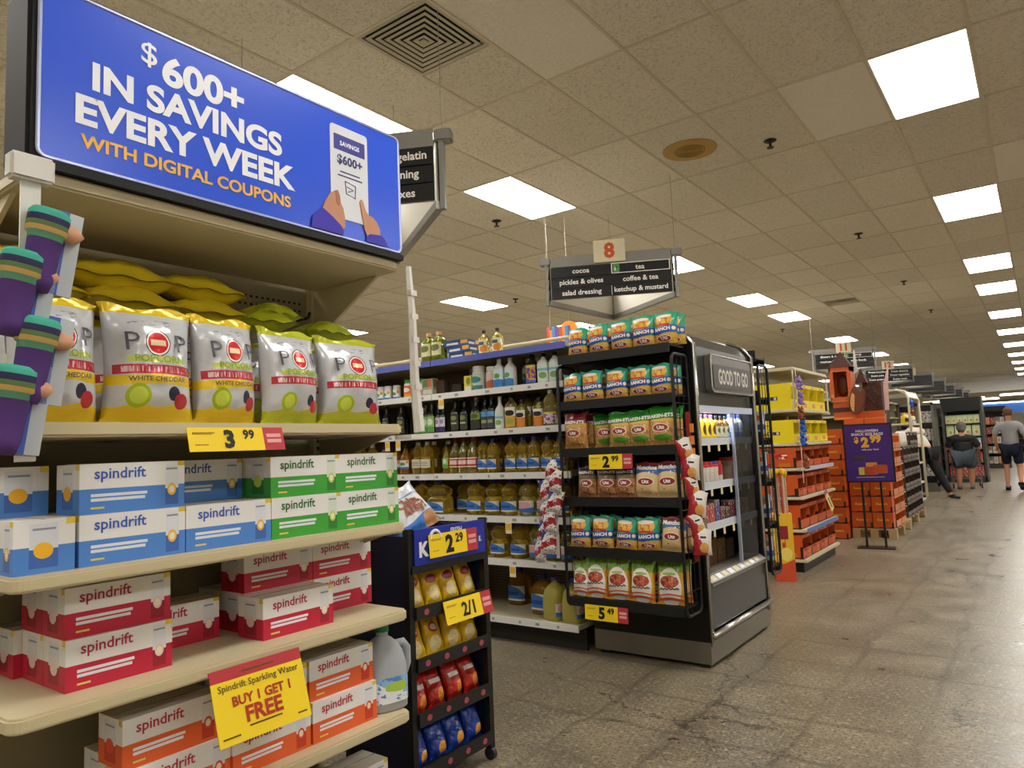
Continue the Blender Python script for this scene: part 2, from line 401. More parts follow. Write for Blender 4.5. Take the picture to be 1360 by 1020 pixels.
# air diffusers, speaker, sprinklers
LOUV = mat('vent_metal', '#b8b09c', .5); DARK = mat('vent_dark', '#1a1814', .8)
def sq_ring(o, i_, z0, z1, z2):
    mb = MB(); n = 0
    a = [(-o, -o, z0), (o, -o, z0), (o, o, z0), (-o, o, z0)]; b = [(-i_, -i_, z1), (i_, -i_, z1), (i_, i_, z1), (-i_, i_, z1)]
    mb.v = a+b+[(x, y, z+z2) for x, y, z in a]+[(x, y, z+z2) for x, y, z in b]
    for k in range(4):
        j = (k+1) % 4
        mb.face([k, k+4, j+4, j]); mb.face([8+k, 8+j, 12+j, 12+k]); mb.face([k, j, 8+j, 8+k]); mb.face([4+k, 12+k, 12+j, 4+j])
    return mb
vk = [('frame', sq_ring(.298, .272, 0, .002, .01).mesh('frame', LOUV)), ('duct', MB().box(-.29, .29, -.29, .29, .045, .05).mesh('duct', DARK))]
for k in range(6):
    o_ = .254-k*.041
    vk.append(('louver', sq_ring(o_, o_-.024, 0, .003, .003).mesh('louver', LOUV)))
vk.append(('centre_plate', MB().box(-.022, .022, -.022, .022, -.006, 0).mesh('plate', LOUV)))
place(vk, 'ceiling_vent', 'square louvred ceiling air vent above the blue savings sign', 'vent', (gx(-2.5), gy(-.75), ZC), group='ceiling air vents')
place(vk, 'ceiling_vent', 'small square louvred ceiling vent far above the wooden castle display'.replace('wooden ', 'orange '), 'vent', (gx(-2.5), gy(8.75), ZC), group='ceiling air vents')
STAIN = mat('yellowed_plastic', '#b8954a', .6); STAIN2 = mat('yellowed_grille', '#9a7b3a', .6)
sk = [('trim_ring', MB().loft([(-.006, .20, .20, 2), (0, .235, .235, 2), (.004, .235, .235, 2)], 32).mesh('ring', STAIN, True, angle=40))]
for k in range(5): sk.append(('grille_ring', MB().tube([((.03+.025*k)*math.cos(a*math.pi/12), (.03+.025*k)*math.sin(a*math.pi/12), -.008) for a in range(24)], .005, 5, True).mesh('g', STAIN2, True)))
place(sk, 'ceiling_speaker', 'round yellowed ceiling speaker with ringed grille', 'speaker', (gx(-1.5), gy(1.5), ZC))
BRONZE = mat('dark_bronze', '#3a3128', .4, .6)
pk = [('escutcheon', MB().loft([(-.012, .03, .03, 2), (0, .055, .055, 2), (.003, .055, .055, 2)], 16).mesh('e', BRONZE, True, angle=40)),
      ('stem', MB().tube([(0, 0, 0), (0, 0, -.05)], .012, 8).mesh('s', BRONZE, True)),
      ('deflector', MB().loft([(-.062, .03, .03, 2), (-.056, .03, .03, 2)], 12).mesh('d', BRONZE))]
for i, (c, r, w) in enumerate([(-.5, 1.74, 'beside the newer white ceiling tile'), (-5.5, 1.79, 'beside the light panel left of the aisle eight sign'), (-.5, 4.77, 'on the tile past the speaker, above the black cooler'), (-9.3, 4.67, 'between two far light panels over the oil shelves'), (-.5, 7.8, 'in line with the candy shelves'), (-5.5, 4.8, 'above the aisle eight sign'), (-.5, 10.8, 'far above the castle display'), (-5.5, 10.8, 'far behind the aisle eight sign'), (-9.5, 1.75, 'left of the aisle eight sign')]):
    place(pk, 'fire_sprinkler', f'dark bronze ceiling sprinkler head {w}', 'sprinkler', (gx(c), gy(r), ZC), group='ceiling sprinkler heads')

# ------------------------------------------------------------------ shared product shapes
def arc(cx, cy, r, a0, a1, n=5): return [(cx+r*math.cos(R(a0+(a1-a0)*k/n)), cy+r*math.sin(R(a0+(a1-a0)*k/n))) for k in range(n+1)]
def rrect(x0, x1, y0, y1, r, n=4):
    return arc(x1-r, y1-r, r, 0, 90, n)+arc(x0+r, y1-r, r, 90, 180, n)+arc(x0+r, y0+r, r, 180, 270, n)+arc(x1-r, y0+r, r, 270, 360, n)

def bag_depth(w, h, d, x, z):
    """half thickness of a filled pillow bag"""
    u = min(1, abs(x)/(w/2)); v = min(1, max(0, z/h))
    e = .07
    if v < e or v > 1-e: g = 0
    else:
        t = (v-e)/(1-2*e); g = (math.sin(math.pi*t**.8))**.55
    return d/2*(1-u**2.6)**.75*g+.002
def bag(w, h, d, m, seed=0, nu=18, nv=24, wr=.018):
    """pillow bag standing on its bottom seam, front towards -y; returns mesh"""
    rnd = random.Random(seed); mb = MB(); off = rnd.random()*50
    for side in (-1, 1):
        i = len(mb.v)
        for b in range(nv+1):
            v = b/nv; z = v*h
            pin = 1-.10*math.sin(math.pi*v)**.7+(.02 if v in (0, 1) else 0)
            for a in range(nu+1):
                u = a/nu*2-1; x = u*w/2*pin
                dd = bag_depth(w, h, d, u*w/2, z)
                k = (noise.noise(Vector((x*16+off, z*10, side*3)))+.7*(.35-abs(noise.noise(Vector((x*26+off, z*17+x*9, side*5))))))*wr*(1 if .05 < v < .95 else .4)*(1-u*u*.5)
                zz = z+(.006*math.sin(u*5+off) if v == 1 else 0)
                y = side*(dd+k*.8) if 0 < a < nu else 0
                if v in (0, 1): y = .004*math.sin(u*9+off)+side*.0012
                mb.v.append((x, y, zz))
        for b in range(nv):
            for a in range(nu):
                q = [i+b*(nu+1)+a, i+b*(nu+1)+a+1, i+(b+1)*(nu+1)+a+1, i+(b+1)*(nu+1)+a]
                uv = [(a/nu, b/nv), ((a+1)/nu, b/nv), ((a+1)/nu, (b+1)/nv), (a/nu, (b+1)/nv)]
                mb.face(q if side < 0 else q[::-1], uv if side < 0 else uv[::-1])
    me = mb.mesh('bag', m, True)
    bm = bmesh.new(); bm.from_mesh(me); bmesh.ops.remove_doubles(bm, verts=bm.verts, dist=.0004); bm.to_mesh(me); bm.free()
    return me
def bagwarp(w, h, d, lift=.006): return lambda x, z: -(bag_depth(w, h, d, x/.93, z)+lift)

def price_tag(w, h, big, small, red_right=True, slash=None):
    """yellow shelf price card facing -y, hanging below z=0"""
    Y = mat('tag_yellow', '#f2d21c', .5); RD = mat('tag_red', '#b8343c', .5)
    s = .77*w
    k = [('card', rectm(-w/2, -w/2+s, -h, 0, 0, .002, Y)), ('red_end', rectm(-w/2+s, w/2, -h, 0, 0, .002, RD))]
    if slash:
        k.append(('lettering', text(slash, BLACK, h=.62*h, cx=-w/2+s*.62, cz=-h*.52, y=-.0035, bold=.03)))
    else:
        k.append(('lettering', text(big, BLACK, h=.80*h, cx=-w/2+s*.52, cz=-h*.5, y=-.0035, bold=.05)))
        k.append(('lettering', text(small, BLACK, h=.42*h, cx=-w/2+s*.79, cz=-h*.31, y=-.0035, bold=.035)))
    mb = MB()
    for z, x0, x1 in ((-.22, .06, .34), (-.27, .06, .3), (-.72, .08, .24)): mb.box(-w/2+s*x0, -w/2+s*x1, -.0032, -.002, h*z-.0012, h*z+.0012)
    k.append(('fine_print', mb.mesh('lines', mat('tag_lines', '#a8862a', .6))))
    mb = MB()
    for z, b in ((-.36, .16), (-.60, .16)): mb.box(-w/2+s+.15*(w-s), w/2-.15*(w-s), -.0032, -.002, h*(z-b/2), h*(z+b/2))
    k.append(('red_print', mb.mesh('lines', mat('tag_pink', '#e0a2a0', .6))))
    return k

# ------------------------------------------------------------------ near shelf end (left foreground)
BEIGE = mat('beige_enamel', '#c9bc98', .4, var=.06, vscale=3); BEIGED = mat('beige_panel', '#a3987a', .6)
BL = mat('black_metal', '#121213', .4); 
E1 = thing('shelf_unit', 'beige metal end-of-aisle shelf unit under the blue savings sign', 'shelf', (-1.83, 1.225, 0), R(90))
W2 = .605
def shelf_plate(z, depth, w2=W2, t=.035, r=.035, m=BEIGE):
    poly = arc(w2-r, r, r, 270, 360)+[(w2, depth), (-w2, depth)]+arc(-w2+r, r, r, 180, 270)
    return MB().prism(poly, z-t, z).mesh('shelf', m, bevel=.006)
for z in (1.43, 1.085, .785, .445, .17):
    s_ = ob('shelf', shelf_plate(z, .47), E1)
    if z > .2:
        for sx in (-1, 1):
            ob('bracket', MB().prism([(.06, z-.036), (.47, z-.036), (.47, z-.14), (.42, z-.14)], sx*.6005-.003, sx*.6005+.003, 'x').mesh('bracket', BEIGED), s_)
ob('canopy_shelf', shelf_plate(2.022, .47), E1)
for sx in (-1, 1):
    ob('canopy_bracket', MB().prism([(.1, 1.985), (.47, 1.985), (.47, 1.80), (.43, 1.80)], sx*.585-.006, sx*.585+.006, 'x').mesh('bracket', BEIGE), E1)
    up = ob('upright', MB().box(sx*.59-.02, sx*.59+.02, .47, .53, .0, 2.02).mesh('upright', BEIGE), E1)
    mb = MB()
    for k in range(60): mb.box(sx*.59-.004, sx*.59+.004, .4685, .4705, .25+k*.029, .265+k*.029)
    ob('slots', mb.mesh('slots', DARK), up)
pg = MB()
for k in range(46):
    for j in range(2): pg.box(-.55+k*.024, -.54+k*.024, .4985, .4995, 1.90+j*.03, 1.908+j*.03)
bp_ = ob('back_panel', MB().box(-.57, .57, .50, .515, .1, 2.02).mesh('back', mat('endcap_back', '#8f866c', .7)), E1)
ob('perforations', pg.mesh('holes', DARK), bp_)
ob('kick_plate', MB().box(-.58, .58, .05, .5, 0, .135).mesh('kick', mat('kick_dark', '#2a2722', .6)), E1)
ob('hook', MB().tube([(.50, .47, 1.86), (.50, .40, 1.86), (.50, .39, 1.88)], .006, 6).mesh('hook', BL), E1)

# blue lightbox sign
SG = thing('savings_sign', 'large blue lightbox sign promising $600+ in savings every week', 'sign', (-1.83, 1.225, 2.022), R(90))
BLUE = mat('sign_blue', '#2f5ae0', .28, spec=.4); 
ob('frame', MB().prism(rrect(-.60, .60, .0, .47, .03), -.012, .13, 'y').mesh('frame', mat('sign_frame', '#101012', .7), bevel=.008), SG)
face = ob('face', MB().prism(rrect(-.575, .588, .03, .452, .02), -.017, -.012, 'y').mesh('face', pmat('sign_face', '#2f5ae0', [], rough=.25)), SG)
ob('edge_trim', MB().tube([(x, -.016, z) for x, z in rrect(-.578, .591, .027, .455, .02)], .005, 6, True).mesh('trim', mat('sign_trim', '#b9c3e6', .3, .5)), SG)
ob('plinth_rail', MB().box(-.60, .60, -.02, .1, .0, .02).mesh('rail', mat('sign_frame', '#141416')), SG)
SW = mat('sign_white', '#eef1f8', .4); SY = mat('sign_yellow', '#efb83e', .4)
for s, h, x, z, m, b in (('600+', .245, -.165, .358, SW, .045), ('$', .042, -.322, .38, SW, .012), ('IN SAVINGS', .55, -.187, .265, SW, .045), ('EVERY WEEK', .635, -.182, .170, SW, .045), ('WITH DIGITAL COUPONS', .605, -.185, .092, SY, .035)):
    ob('lettering', text(s, m, w=h, cx=x, cz=z, y=-.0185, bold=b*.8, tall=.92, res=6), SG)
def poly_part(name, pts, y, t, m, par, off=(-.022, 0), k=1): ob(name, MB().prism([(off[0]+p[0]*k, off[1]+p[1]*k) for p in pts], y-t, y, 'y').mesh(name, m), par)
tb = ob('tablet_picture', MB().prism(rrect(.275, .437, .09, .41, .012), -.0195, -.017, 'y').mesh('tablet', mat('tablet_white', '#d9dbe2', .4)), SG)
ob('banner', rectm(.290, .424, .325, .378, -.0195, .001, mat('tablet_banner', '#3b3f94', .4)), tb)
ob('lettering', text('$600+', mat('tablet_ink', '#34366e', .5), h=.038, cx=.357, cz=.292, y=-.0206, bold=.035), tb)
ob('lettering', text('SAVINGS', SW, w=.085, cx=.357, cz=.350, y=-.0212, bold=.03), tb)
mb = MB()
for z, a, b in ((.252, .315, .40), (.238, .305, .41)): mb.box(a, b, -.0205, -.0195, z-.002, z+.002)
ob('fine_print', mb.mesh('l', mat('tablet_ink', '#34366e')), tb)
ob('drawing', MB().tube([(.335, -.0197, .222), (.380, -.0197, .215), (.378, -.0197, .172), (.340, -.0197, .180)], .0022, 4, True).tube([(.342, -.0197, .205), (.372, -.0197, .198), (.348, -.0197, .188)], .0018, 4).mesh('d', mat('tablet_ink', '#34366e')), tb)
SKINP = mat('printed_skin', '#c08a6a', .5); SLV = mat('printed_sleeve', '#3a2fae', .5); SKD = mat('printed_skin_dark', '#a87052', .5)
hl = [(.262, .065), (.258, .10), (.272, .135), (.292, .165), (.312, .178), (.327, .172), (.332, .145), (.345, .125), (.352, .09), (.352, .06), (.33, .045)]
poly_part('left_hand_picture', hl, -.0195, .003, SKINP, SG)
poly_part('left_thumb_picture', [(.312, .178), (.322, .182), (.331, .165), (.333, .14), (.326, .128), (.316, .14)], -.0225, .001, SKD, SG)
poly_part('left_sleeve_picture', [(.213, .032), (.218, .07), (.245, .095), (.262, .105), (.30, .085), (.335, .062), (.345, .045), (.342, .032)], -.0225, .001, SLV, SG)
hr = [(.418, .165), (.424, .175), (.431, .172), (.443, .14), (.455, .128), (.475, .125), (.492, .112), (.506, .09), (.51, .06), (.50, .045), (.45, .05), (.437, .075), (.432, .105)]
poly_part('right_hand_picture', hr, -.0195, .004, SKINP, SG)
poly_part('right_sleeve_picture', [(.445, .032), (.443, .05), (.46, .062), (.51, .068), (.528, .06), (.545, .032)], -.0235, .001, SLV, SG)
# empty clip strip hanging at the right end of the canopy
cs = thing('clip_strip', 'empty white plastic clip strip hanging from the shelf canopy corner', 'clip strip', (-1.80, 1.838, 2.0), R(90))
ob('strip', MB().tube([(0, 0, .0), (.004, -.01, -.2), (.012, -.004, -.42), (.02, -.012, -.60)], [.011, .014, .017, .02], 6).mesh('strip', mat('clip_plastic', '#d5d2cb', .35)), cs)
for k in range(6): ob('clip', MB().box(-.012+.003*k, .018+.003*k, -.022, -.002, -.09-.085*k-.02, -.09-.085*k).mesh('clip', mat('clip_plastic', '#d5d2cb')), cs)
ob('base_plate', MB().box(-.04, .07, -.03, .05, -.625, -.61).mesh('plate', mat('clip_plastic', '#d5d2cb')), cs)

# popcorn bags
GREYF = '#c6c8cc'
def popcorn_kind(key, w, h, d, accent, flavour, seed):
    m = pmat('popcorn_'+key, GREYF, [('b', -.1, .13, .012, 14, .5, accent), ('b', .93, 1.1, accent), ('b', .30, .385, .006, 8, 0, '#e7c62a' if flavour else GREYF),
             ('r', .06, .96, .39, .47, '#b92b3a'), ('n', 60, 4, .56, .12, .9, .405, .455, '#e9c9cc'), ('r', .18, .86, .49, .54, '#c9d06a'),
             ('e', .30, .21, .13, .10, '#a8bb1e'), ('e', .30, .21, .09, .07, '#c9d84e'), ('e', .70, .23, .08, .06, '#2b2b45'), ('e', .80, .17, .09, .065, '#b92b3a'),
             ('e', .52, .66, .15, .115, '#4a1a1f'), ('e', .52, .66, .138, .106, '#f2efe9'), ('e', .52, .66, .12, .092, '#d3262c'), ('r', .43, .61, .635, .685, '#f4d9b0'),
             ('n', 7, 40, .60, .2, .85, .80, .87, '#8d9096')], rough=.24, bump=.5, bscale=14, metal=.15)
    wp = bagwarp(w, h, d, .009); ink = mat('popcorn_ink', '#4a4a52', .4)
    return [('bag', bag(w, h, d, m, seed)), ('lettering', text('P', ink, h=.16*h, cx=-.24*w, cz=.665*h, warp=wp, bold=-.005), None, 0),
            ('lettering', text('P', ink, h=.16*h, cx=.28*w, cz=.665*h, warp=wp, bold=-.005), None, 0),
            ('lettering', text('POPCORN', mat('popcorn_word', '#7f9a2c', .4), w=.52*w, cx=.02*w, cz=.515*h, warp=wp, bold=.02), None, 0)] + (
            [('lettering', text('WHITE CHEDDAR', ink, w=.6*w, cx=0, cz=.343*h, warp=wp, bold=.02), None, 0)] if flavour else [])
pk_y = popcorn_kind('yellow', .235, .315, .13, '#e3c21f', True, 3); pk_g = popcorn_kind('green', .245, .30, .13, '#b7bd22', False, 5)
for i, (y, k, w, dz) in enumerate([(.735, pk_y, .93, 0), (.962, pk_y, 1.05, 0), (1.192, pk_y, .9, 0), (1.413, pk_g, .94, 0), (1.668, pk_g, 1.1, 0)]):
    place(k, 'popcorn_bag', ['silver popcorn bag with yellow band, behind the hanging purple packages', 'silver popcorn bag with yellow band, second from the left on the shelf', 'silver popcorn bag with yellow band, middle of the front row', 'silver popcorn bag with lime green bottom, fourth of the front row', 'silver popcorn bag with lime green bottom, at the right shelf end'][i],
          'popcorn bag', (-1.935+.012*(i % 2), y, 1.4345), rz=R(90+[4, -3, 2, 5, -4][i]), rx=R(-4), sc=(w, 1, 1), group='popcorn bags in front')
for i, (y, k) in enumerate([(.75, pk_y), (.99, pk_y), (1.22, pk_y), (1.44, pk_g), (1.67, pk_g)]):
    place(k, 'popcorn_bag', f'popcorn bag in the row behind, hidden mostly, {ORD[i]} from left', 'popcorn bag', (-2.13, y, 1.4345), rz=R(90), rx=R(-3), sc=(.95, 1, .97), group='popcorn bags in the second row')
lay_y = [('bag', bag(.30, .20, .085, pmat('popcorn_back', '#d8c024', [('b', .42, .5, '#b09a18'), ('n', 9, 30, .62, .1, .9, .55, .8, '#8e8a3a'), ('e', .3, .7, .08, .1, '#343a62'), ('e', .72, .66, .07, .09, '#a5302e'), ('b', .9, 1.1, '#b5b8b8')], rough=.3, bump=.3, bscale=20), 8))]
lay_g = [('bag', bag(.22, .18, .075, pmat('popcorn_back_green', '#b3bd24', [('b', .42, .5, '#8d9a1c'), ('n', 9, 30, .62, .1, .9, .55, .8, '#6f7a22')], rough=.3, bump=.3, bscale=20), 9))]
for i, (x, y, z, k, s, rz) in enumerate([(-2.02, .72, 1.775, lay_y, .95, 90), (-2.02, .99, 1.77, lay_y, 1, 94), (-2.03, 1.22, 1.772, lay_y, .92, 88), (-2.05, .72, 1.848, lay_y, .9, 92), (-2.05, .96, 1.845, lay_y, 1.1, 87), (-2.06, 1.22, 1.85, lay_y, 1.0, 91), (-2.0, 1.40, 1.765, lay_g, .9, 80), (-2.02, 1.47, 1.80, lay_g, .8, 100), (-2.0, 1.68, 1.755, lay_g, .9, 95)]):
    where = ['lower layer, left end', 'lower layer, above the second bag', 'lower layer, above the middle bag', 'upper layer, left end', 'upper layer, middle', 'upper layer, right end', 'above the fourth bag', 'topmost above the fourth bag', 'above the rightmost bag'][i]
    place(k, 'popcorn_bag', f'{"yellow" if k is lay_y else "lime green"} popcorn bag lying flat on the standing bags, {where}', 'popcorn bag', (x-.09*0, y, z+.01), rz=R(rz), rx=R(-84), sc=s, group='popcorn bags lying on top')

# cartons of sparkling water
def carton_kind(key, col, dark, fruit, w=.262, d=.128, h=.122):
    side = [('b', -.9, .5, col), ('r', .80, .935, .07, .93, '#dcdfe6' if key != 'g' else '#d5dfd0'), ('r', .80, .935, .07, .42, dark), ('e', .867, .40, .045, .13, fruit), ('e', .867, .40, .028, .08, '#f3e7c4'), ('r', .81, .925, .82, .86, '#8c94a6'),
            ('r', .93, 1.0, .90, 1.0, '#e9c93c'), ('r', .10, .62, .34, .40, '#dfe6ee'), ('r', .10, .60, .25, .31, '#dfe6ee'), ('r', .10, .22, .10, .14, '#e3cf62'), ('b', 1.2, 2, '#d9d4cb')]
    m = pmat('carton_'+key, '#e6e5e3', side, rough=.4)
    end = pmat('carton_end_'+key, '#e6e5e3', [('b', -.9, .5, col), ('r', .25, .72, .1, .92, '#d9dce4'), ('r', .25, .72, .1, .45, dark), ('e', .48, .42, .16, .15, fruit), ('r', .3, .68, .80, .84, '#8c94a6'), ('b', 1.2, 2, '#d9d4cb'), ('r', .85, 1, .88, 1, '#e9c93c')], rough=.4)
    me = MB().box(-w/2, w/2, 0, d, 0, h).mesh('carton', m); me.materials.append(end)
    for p in me.polygons:
        if abs(p.normal.x) > .9: p.material_index = 1
    ink = mat('carton_ink_'+key, {'b': '#3d5fb8', 'g': '#2d6a34', 'r': '#b0284a', 'o': '#b8303a'}[key], .5)
    return [('box', me), ('lettering', text('spindrift', ink, w=.125, cx=-.035, cz=.094, y=-.0012, bold=.015), None, 0),
            ('lid_flap', MB().box(-w/2, w/2, d*.48, d*.52, h, h+.0015).mesh('flap', mat('carton_seam', '#a8a198', .6)), None, 0)]
CK = {'b': carton_kind('b', '#4f86d2', '#3e68b4', '#f0b726'), 'g': carton_kind('g', '#3fa23a', '#2f7d34', '#b9d35c'), 'r': carton_kind('r', '#c0213f', '#98182f', '#e8cfd0'), 'o': carton_kind('o', '#e2622e', '#c23a24', '#d94a34')}
CN = {'b': 'blue and white', 'g': 'green and white', 'r': 'red and white', 'o': 'orange and white'}
H2 = .1225
def carton(c, y, x, z, where, rz=90):
    place(CK[c], 'drink_carton', f'{CN[c]} sparkling water carton, {where}', 'carton', (x, y, z), rz=R(rz), group='sparkling water cartons')
Z = 1.0855
for c, y, x, z, w in [
    ('b', .90, -1.865, Z, 'second shelf, bottom row, first long side from left'), ('b', 1.165, -1.865, Z, 'second shelf, bottom row, left of the green ones'),
    ('g', 1.43, -1.865, Z, 'second shelf, bottom row, next to the blue ones'), ('g', 1.69, -1.865, Z, 'second shelf, bottom row, right end'),
    ('b', .90, -1.868, Z+H2, 'second shelf, single one on the upper row front'), ('g', 1.43, -1.868, Z+H2, 'second shelf, upper row, left of two'), ('g', 1.69, -1.868, Z+H2, 'second shelf, upper row, right end'),
    ('b', 1.165, -2.01, Z+H2, 'second shelf, upper row, pushed back in shadow'), ('g', 1.43, -2.01, Z+H2, 'second shelf, upper row, behind the left green one'), ('g', 1.69, -2.01, Z+H2, 'second shelf, upper row, behind the right green one'),
    ('b', .90, -2.01, Z, 'second shelf, lower back row, left'), ('b', 1.165, -2.01, Z, 'second shelf, lower back row, middle'), ('g', 1.43, -2.01, Z, 'second shelf, lower back row, right'), ('g', 1.69, -2.01, Z, 'second shelf, lower back row, right end')]:
    carton(c, y, x, z, w)
o = place(CK['b'], 'drink_carton', 'blue and white sparkling water carton turned end-on at the left corner', 'carton', (-1.865-.131, .632, Z), rz=R(0), group='sparkling water cartons')
o = place(CK['b'], 'drink_carton', 'blue and white sparkling water carton at the back left corner, upper row', 'carton', (-2.025-.131, .634, Z+H2), rz=R(0), group='sparkling water cartons')
Z = .7855
for c, y, x, z, w in [
    ('r', .90, -1.93, Z, 'third shelf, left stack, bottom front'), ('r', .90, -1.94, Z+H2, 'third shelf, left stack, top front'),
    ('r', .90, -2.06, Z, 'third shelf, left stack, bottom behind'), ('r', .90, -2.07, Z+H2, 'third shelf, left stack, top behind'), ('r', .88, -2.19, Z, 'third shelf, left stack, deepest at the bottom'), ('r', 1.14, -2.10, Z, 'third shelf, alone between the two stacks'),
    ('r', 1.435, -1.92, Z, 'third shelf, front one right of the gap'), ('r', 1.46, -2.055, Z+H2, 'third shelf, right stack, top left'), ('r', 1.725, -2.055, Z+H2, 'third shelf, right stack, top right'),
    ('r', 1.46, -2.055, Z, 'third shelf, right stack, bottom left'), ('r', 1.725, -2.055, Z, 'third shelf, right stack, bottom right'), ('r', 1.46, -2.19, Z, 'third shelf, right stack, deepest at the bottom')]:
    carton(c, y, x, z, w)
Z = .4455
for c, y, x, z, w in [
    ('o', 1.02, -1.90, Z+H2, 'fourth shelf, upper row, left of the yellow sign'), ('o', 1.045, -1.89, Z, 'fourth shelf, lower row, left of the yellow sign'), ('o', 1.312, -1.885, Z, 'fourth shelf, lower row, below the yellow sign'),
    ('o', 1.312, -1.90, Z+H2, 'fourth shelf, upper row, behind the yellow sign'), ('o', 1.583, -1.90, Z+H2, 'fourth shelf, upper row, right of the yellow sign'), ('o', 1.583, -1.885, Z, 'fourth shelf, lower row, beside the water jug'),
    ('o', 1.045, -2.04, Z, 'fourth shelf, back row, left'), ('o', 1.312, -2.04, Z, 'fourth shelf, back row, middle'), ('o', 1.60, -2.20, Z, 'fourth shelf, deepest one')]:
    carton(c, y, x, z, w)
Z = .1705
for i, y in enumerate([1.10, 1.37, 1.64]): carton('o', y, -1.90, Z, f'bottom shelf, {ORD[i]} from the left')
# price card and offer card
place(price_tag(.295, .068, '3', '99'), 'price_card', 'yellow 3.99 price card hanging on the popcorn shelf edge', 'price card', (-1.818, 1.155, 1.416), rz=R(90), rx=R(-16))
og = thing('offer_card', 'yellow buy one get one free card on the third shelf edge', 'sign', (-1.812, 1.205, .772), R(90), rx=R(-17), ry=R(0))
ob('card', rectm(-.142, .142, -.19, -.032, 0, .003, mat('tag_yellow', '#f2d21c')), og); ob('red_band', rectm(-.142, .142, -.032, 0, 0, .003, mat('tag_red', '#b8343c')), og)
OR = mat('offer_red', '#b0351c', .5)
for s, h, z in (('BUY 1 GET 1', .026, -.088), ('FREE', .042, -.128)): ob('lettering', text(s, OR, h=h, cx=0, cz=z, y=-.0045, bold=.035), og)
ob('lettering', text('Spindrift Sparkling Water', mat('offer_ink', '#5c4a18', .5), w=.25, cx=0, cz=-.052, y=-.0045, bold=.01), og)
mb = MB()
for z, a, b in ((-.158, -.05, .05), (-.172, -.13, -.08), (-.172, .1, .13), (-.018, -.05, .05)): mb.box(a, b, -.0042, -.003, z-.002, z+.002)
ob('fine_print', mb.mesh('l', mat('offer_ink', '#5c4a18')), og)

# gallon jugs
def jug_kind(body, cap, label, tint):
    pr = [(0, .068, .066, 3.4), (.006, .074, .072, 3.6), (.09, .075, .073, 3.6), (.15, .074, .072, 3.2), (.19, .066, .064, 2.8), (.215, .052, .050, 2.4), (.232, .034, .034, 2), (.240, .021, .021, 2), (.256, .021, .021, 2)]
    k = [('body', MB().loft(pr, 28).mesh('jug', body, True, angle=50)),
         ('cap', MB().loft([(.2565, .024, .024, 2), (.272, .024, .024, 2), (.276, .021, .021, 2)], 18).mesh('cap', cap, True, angle=40)),
         ('label', MB().loft([(.03, .075, .073, 3.6), (.115, .075, .073, 3.6)], 14, -55, 55, .0012).mesh('label', label, True)),
         ('handle', MB().tube([(.05, 0, .205), (.082, 0, .205), (.096, 0, .185), (.097, 0, .13), (.088, 0, .105), (.066, 0, .095)], [.014, .015, .016, .015, .014, .012], 10).mesh('handle', body, True))]
    return k
JUGC = mat('jug_clear', '#c3c9ce', .3, trans=.35, ior=1.2); 
wlab = pmat('water_label', '#e4e9ee', [('d', .9, 1, 1.0, '#8fb8de'), ('n', 6, 5, .58, '#4f86c6'), ('e', .6, .6, .2, .2, '#a8c84a')])
place(jug_kind(JUGC, mat('cap_green', '#1d7a4a', .4), wlab, 0), 'water_jug', 'clear gallon water jug with green cap beside the orange cartons', 'jug', (-1.945, 1.80, .4455), rz=R(75), group='gallon jugs')

# purple packages on the left clip strip
cs2 = thing('clip_strip', 'white clip strip hung with purple striped packages at left edge', 'clip strip', (-1.79, .625, 2.0), R(90))
ob('strip', MB().box(-.02, .02, -.006, 0, -.66, .02).mesh('strip', mat('clip_plastic', '#d5d2cb')), cs2)
ob('hanger', MB().box(-.045, .045, -.02, .02, -.03, .03).mesh('hanger', mat('clip_plastic', '#d5d2cb'), bevel=.006), cs2)
purple = pmat('striped_knit', '#56357f', [('b', .62, .70, '#5d9a78'), ('b', .70, .76, '#c9a25c'), ('b', .76, .82, '#5c7a48'), ('b', .82, .9, '#23224a'), ('b', .9, 1.1, '#3aa18a')], rough=.8)
pkk = [('knit_pack', MB().loft([(-.19, .024, .016, 2.6), (-.16, .032, .02, 2.4), (-.06, .036, .024, 2.4), (-.055, .043, .028, 2.4), (-.01, .043, .028, 2.4), (0, .036, .022, 2.4)], 16).mesh('pack', purple, True)),
       ('card', MB().box(.02, .075, .012, .018, -.185, .015).mesh('card', pmat('pack_card', '#3f62b8', [('r', .45, 1, -.1, 1.1, '#b7bfc4'), ('b', .72, .8, '#d9a06a')])), None, 0),
       ('tie', MB().loft([(-.062, .004, .004, 2, .045, 0), (-.056, .022, .014, 2, .045, 0), (-.040, .03, .018, 2, .048, 0), (-.026, .022, .014, 2, .045, 0), (-.02, .004, .004, 2, .045, 0)], 14).mesh('tie', mat('pack_band', '#cf9c7c', .7), True), None, 0)]
for i, (dy, z) in enumerate([(.028, 1.905), (-.022, 1.80), (.012, 1.655), (-.03, 1.545)]):
    place(pkk, 'hanging_package', f'purple striped knit package on the left clip strip, {["topmost", "second from top", "third from top", "lowest"][i]}', 'package', (-1.765, .63+dy, z), rz=R(90), ry=R(8), group='purple packages on the clip strip')

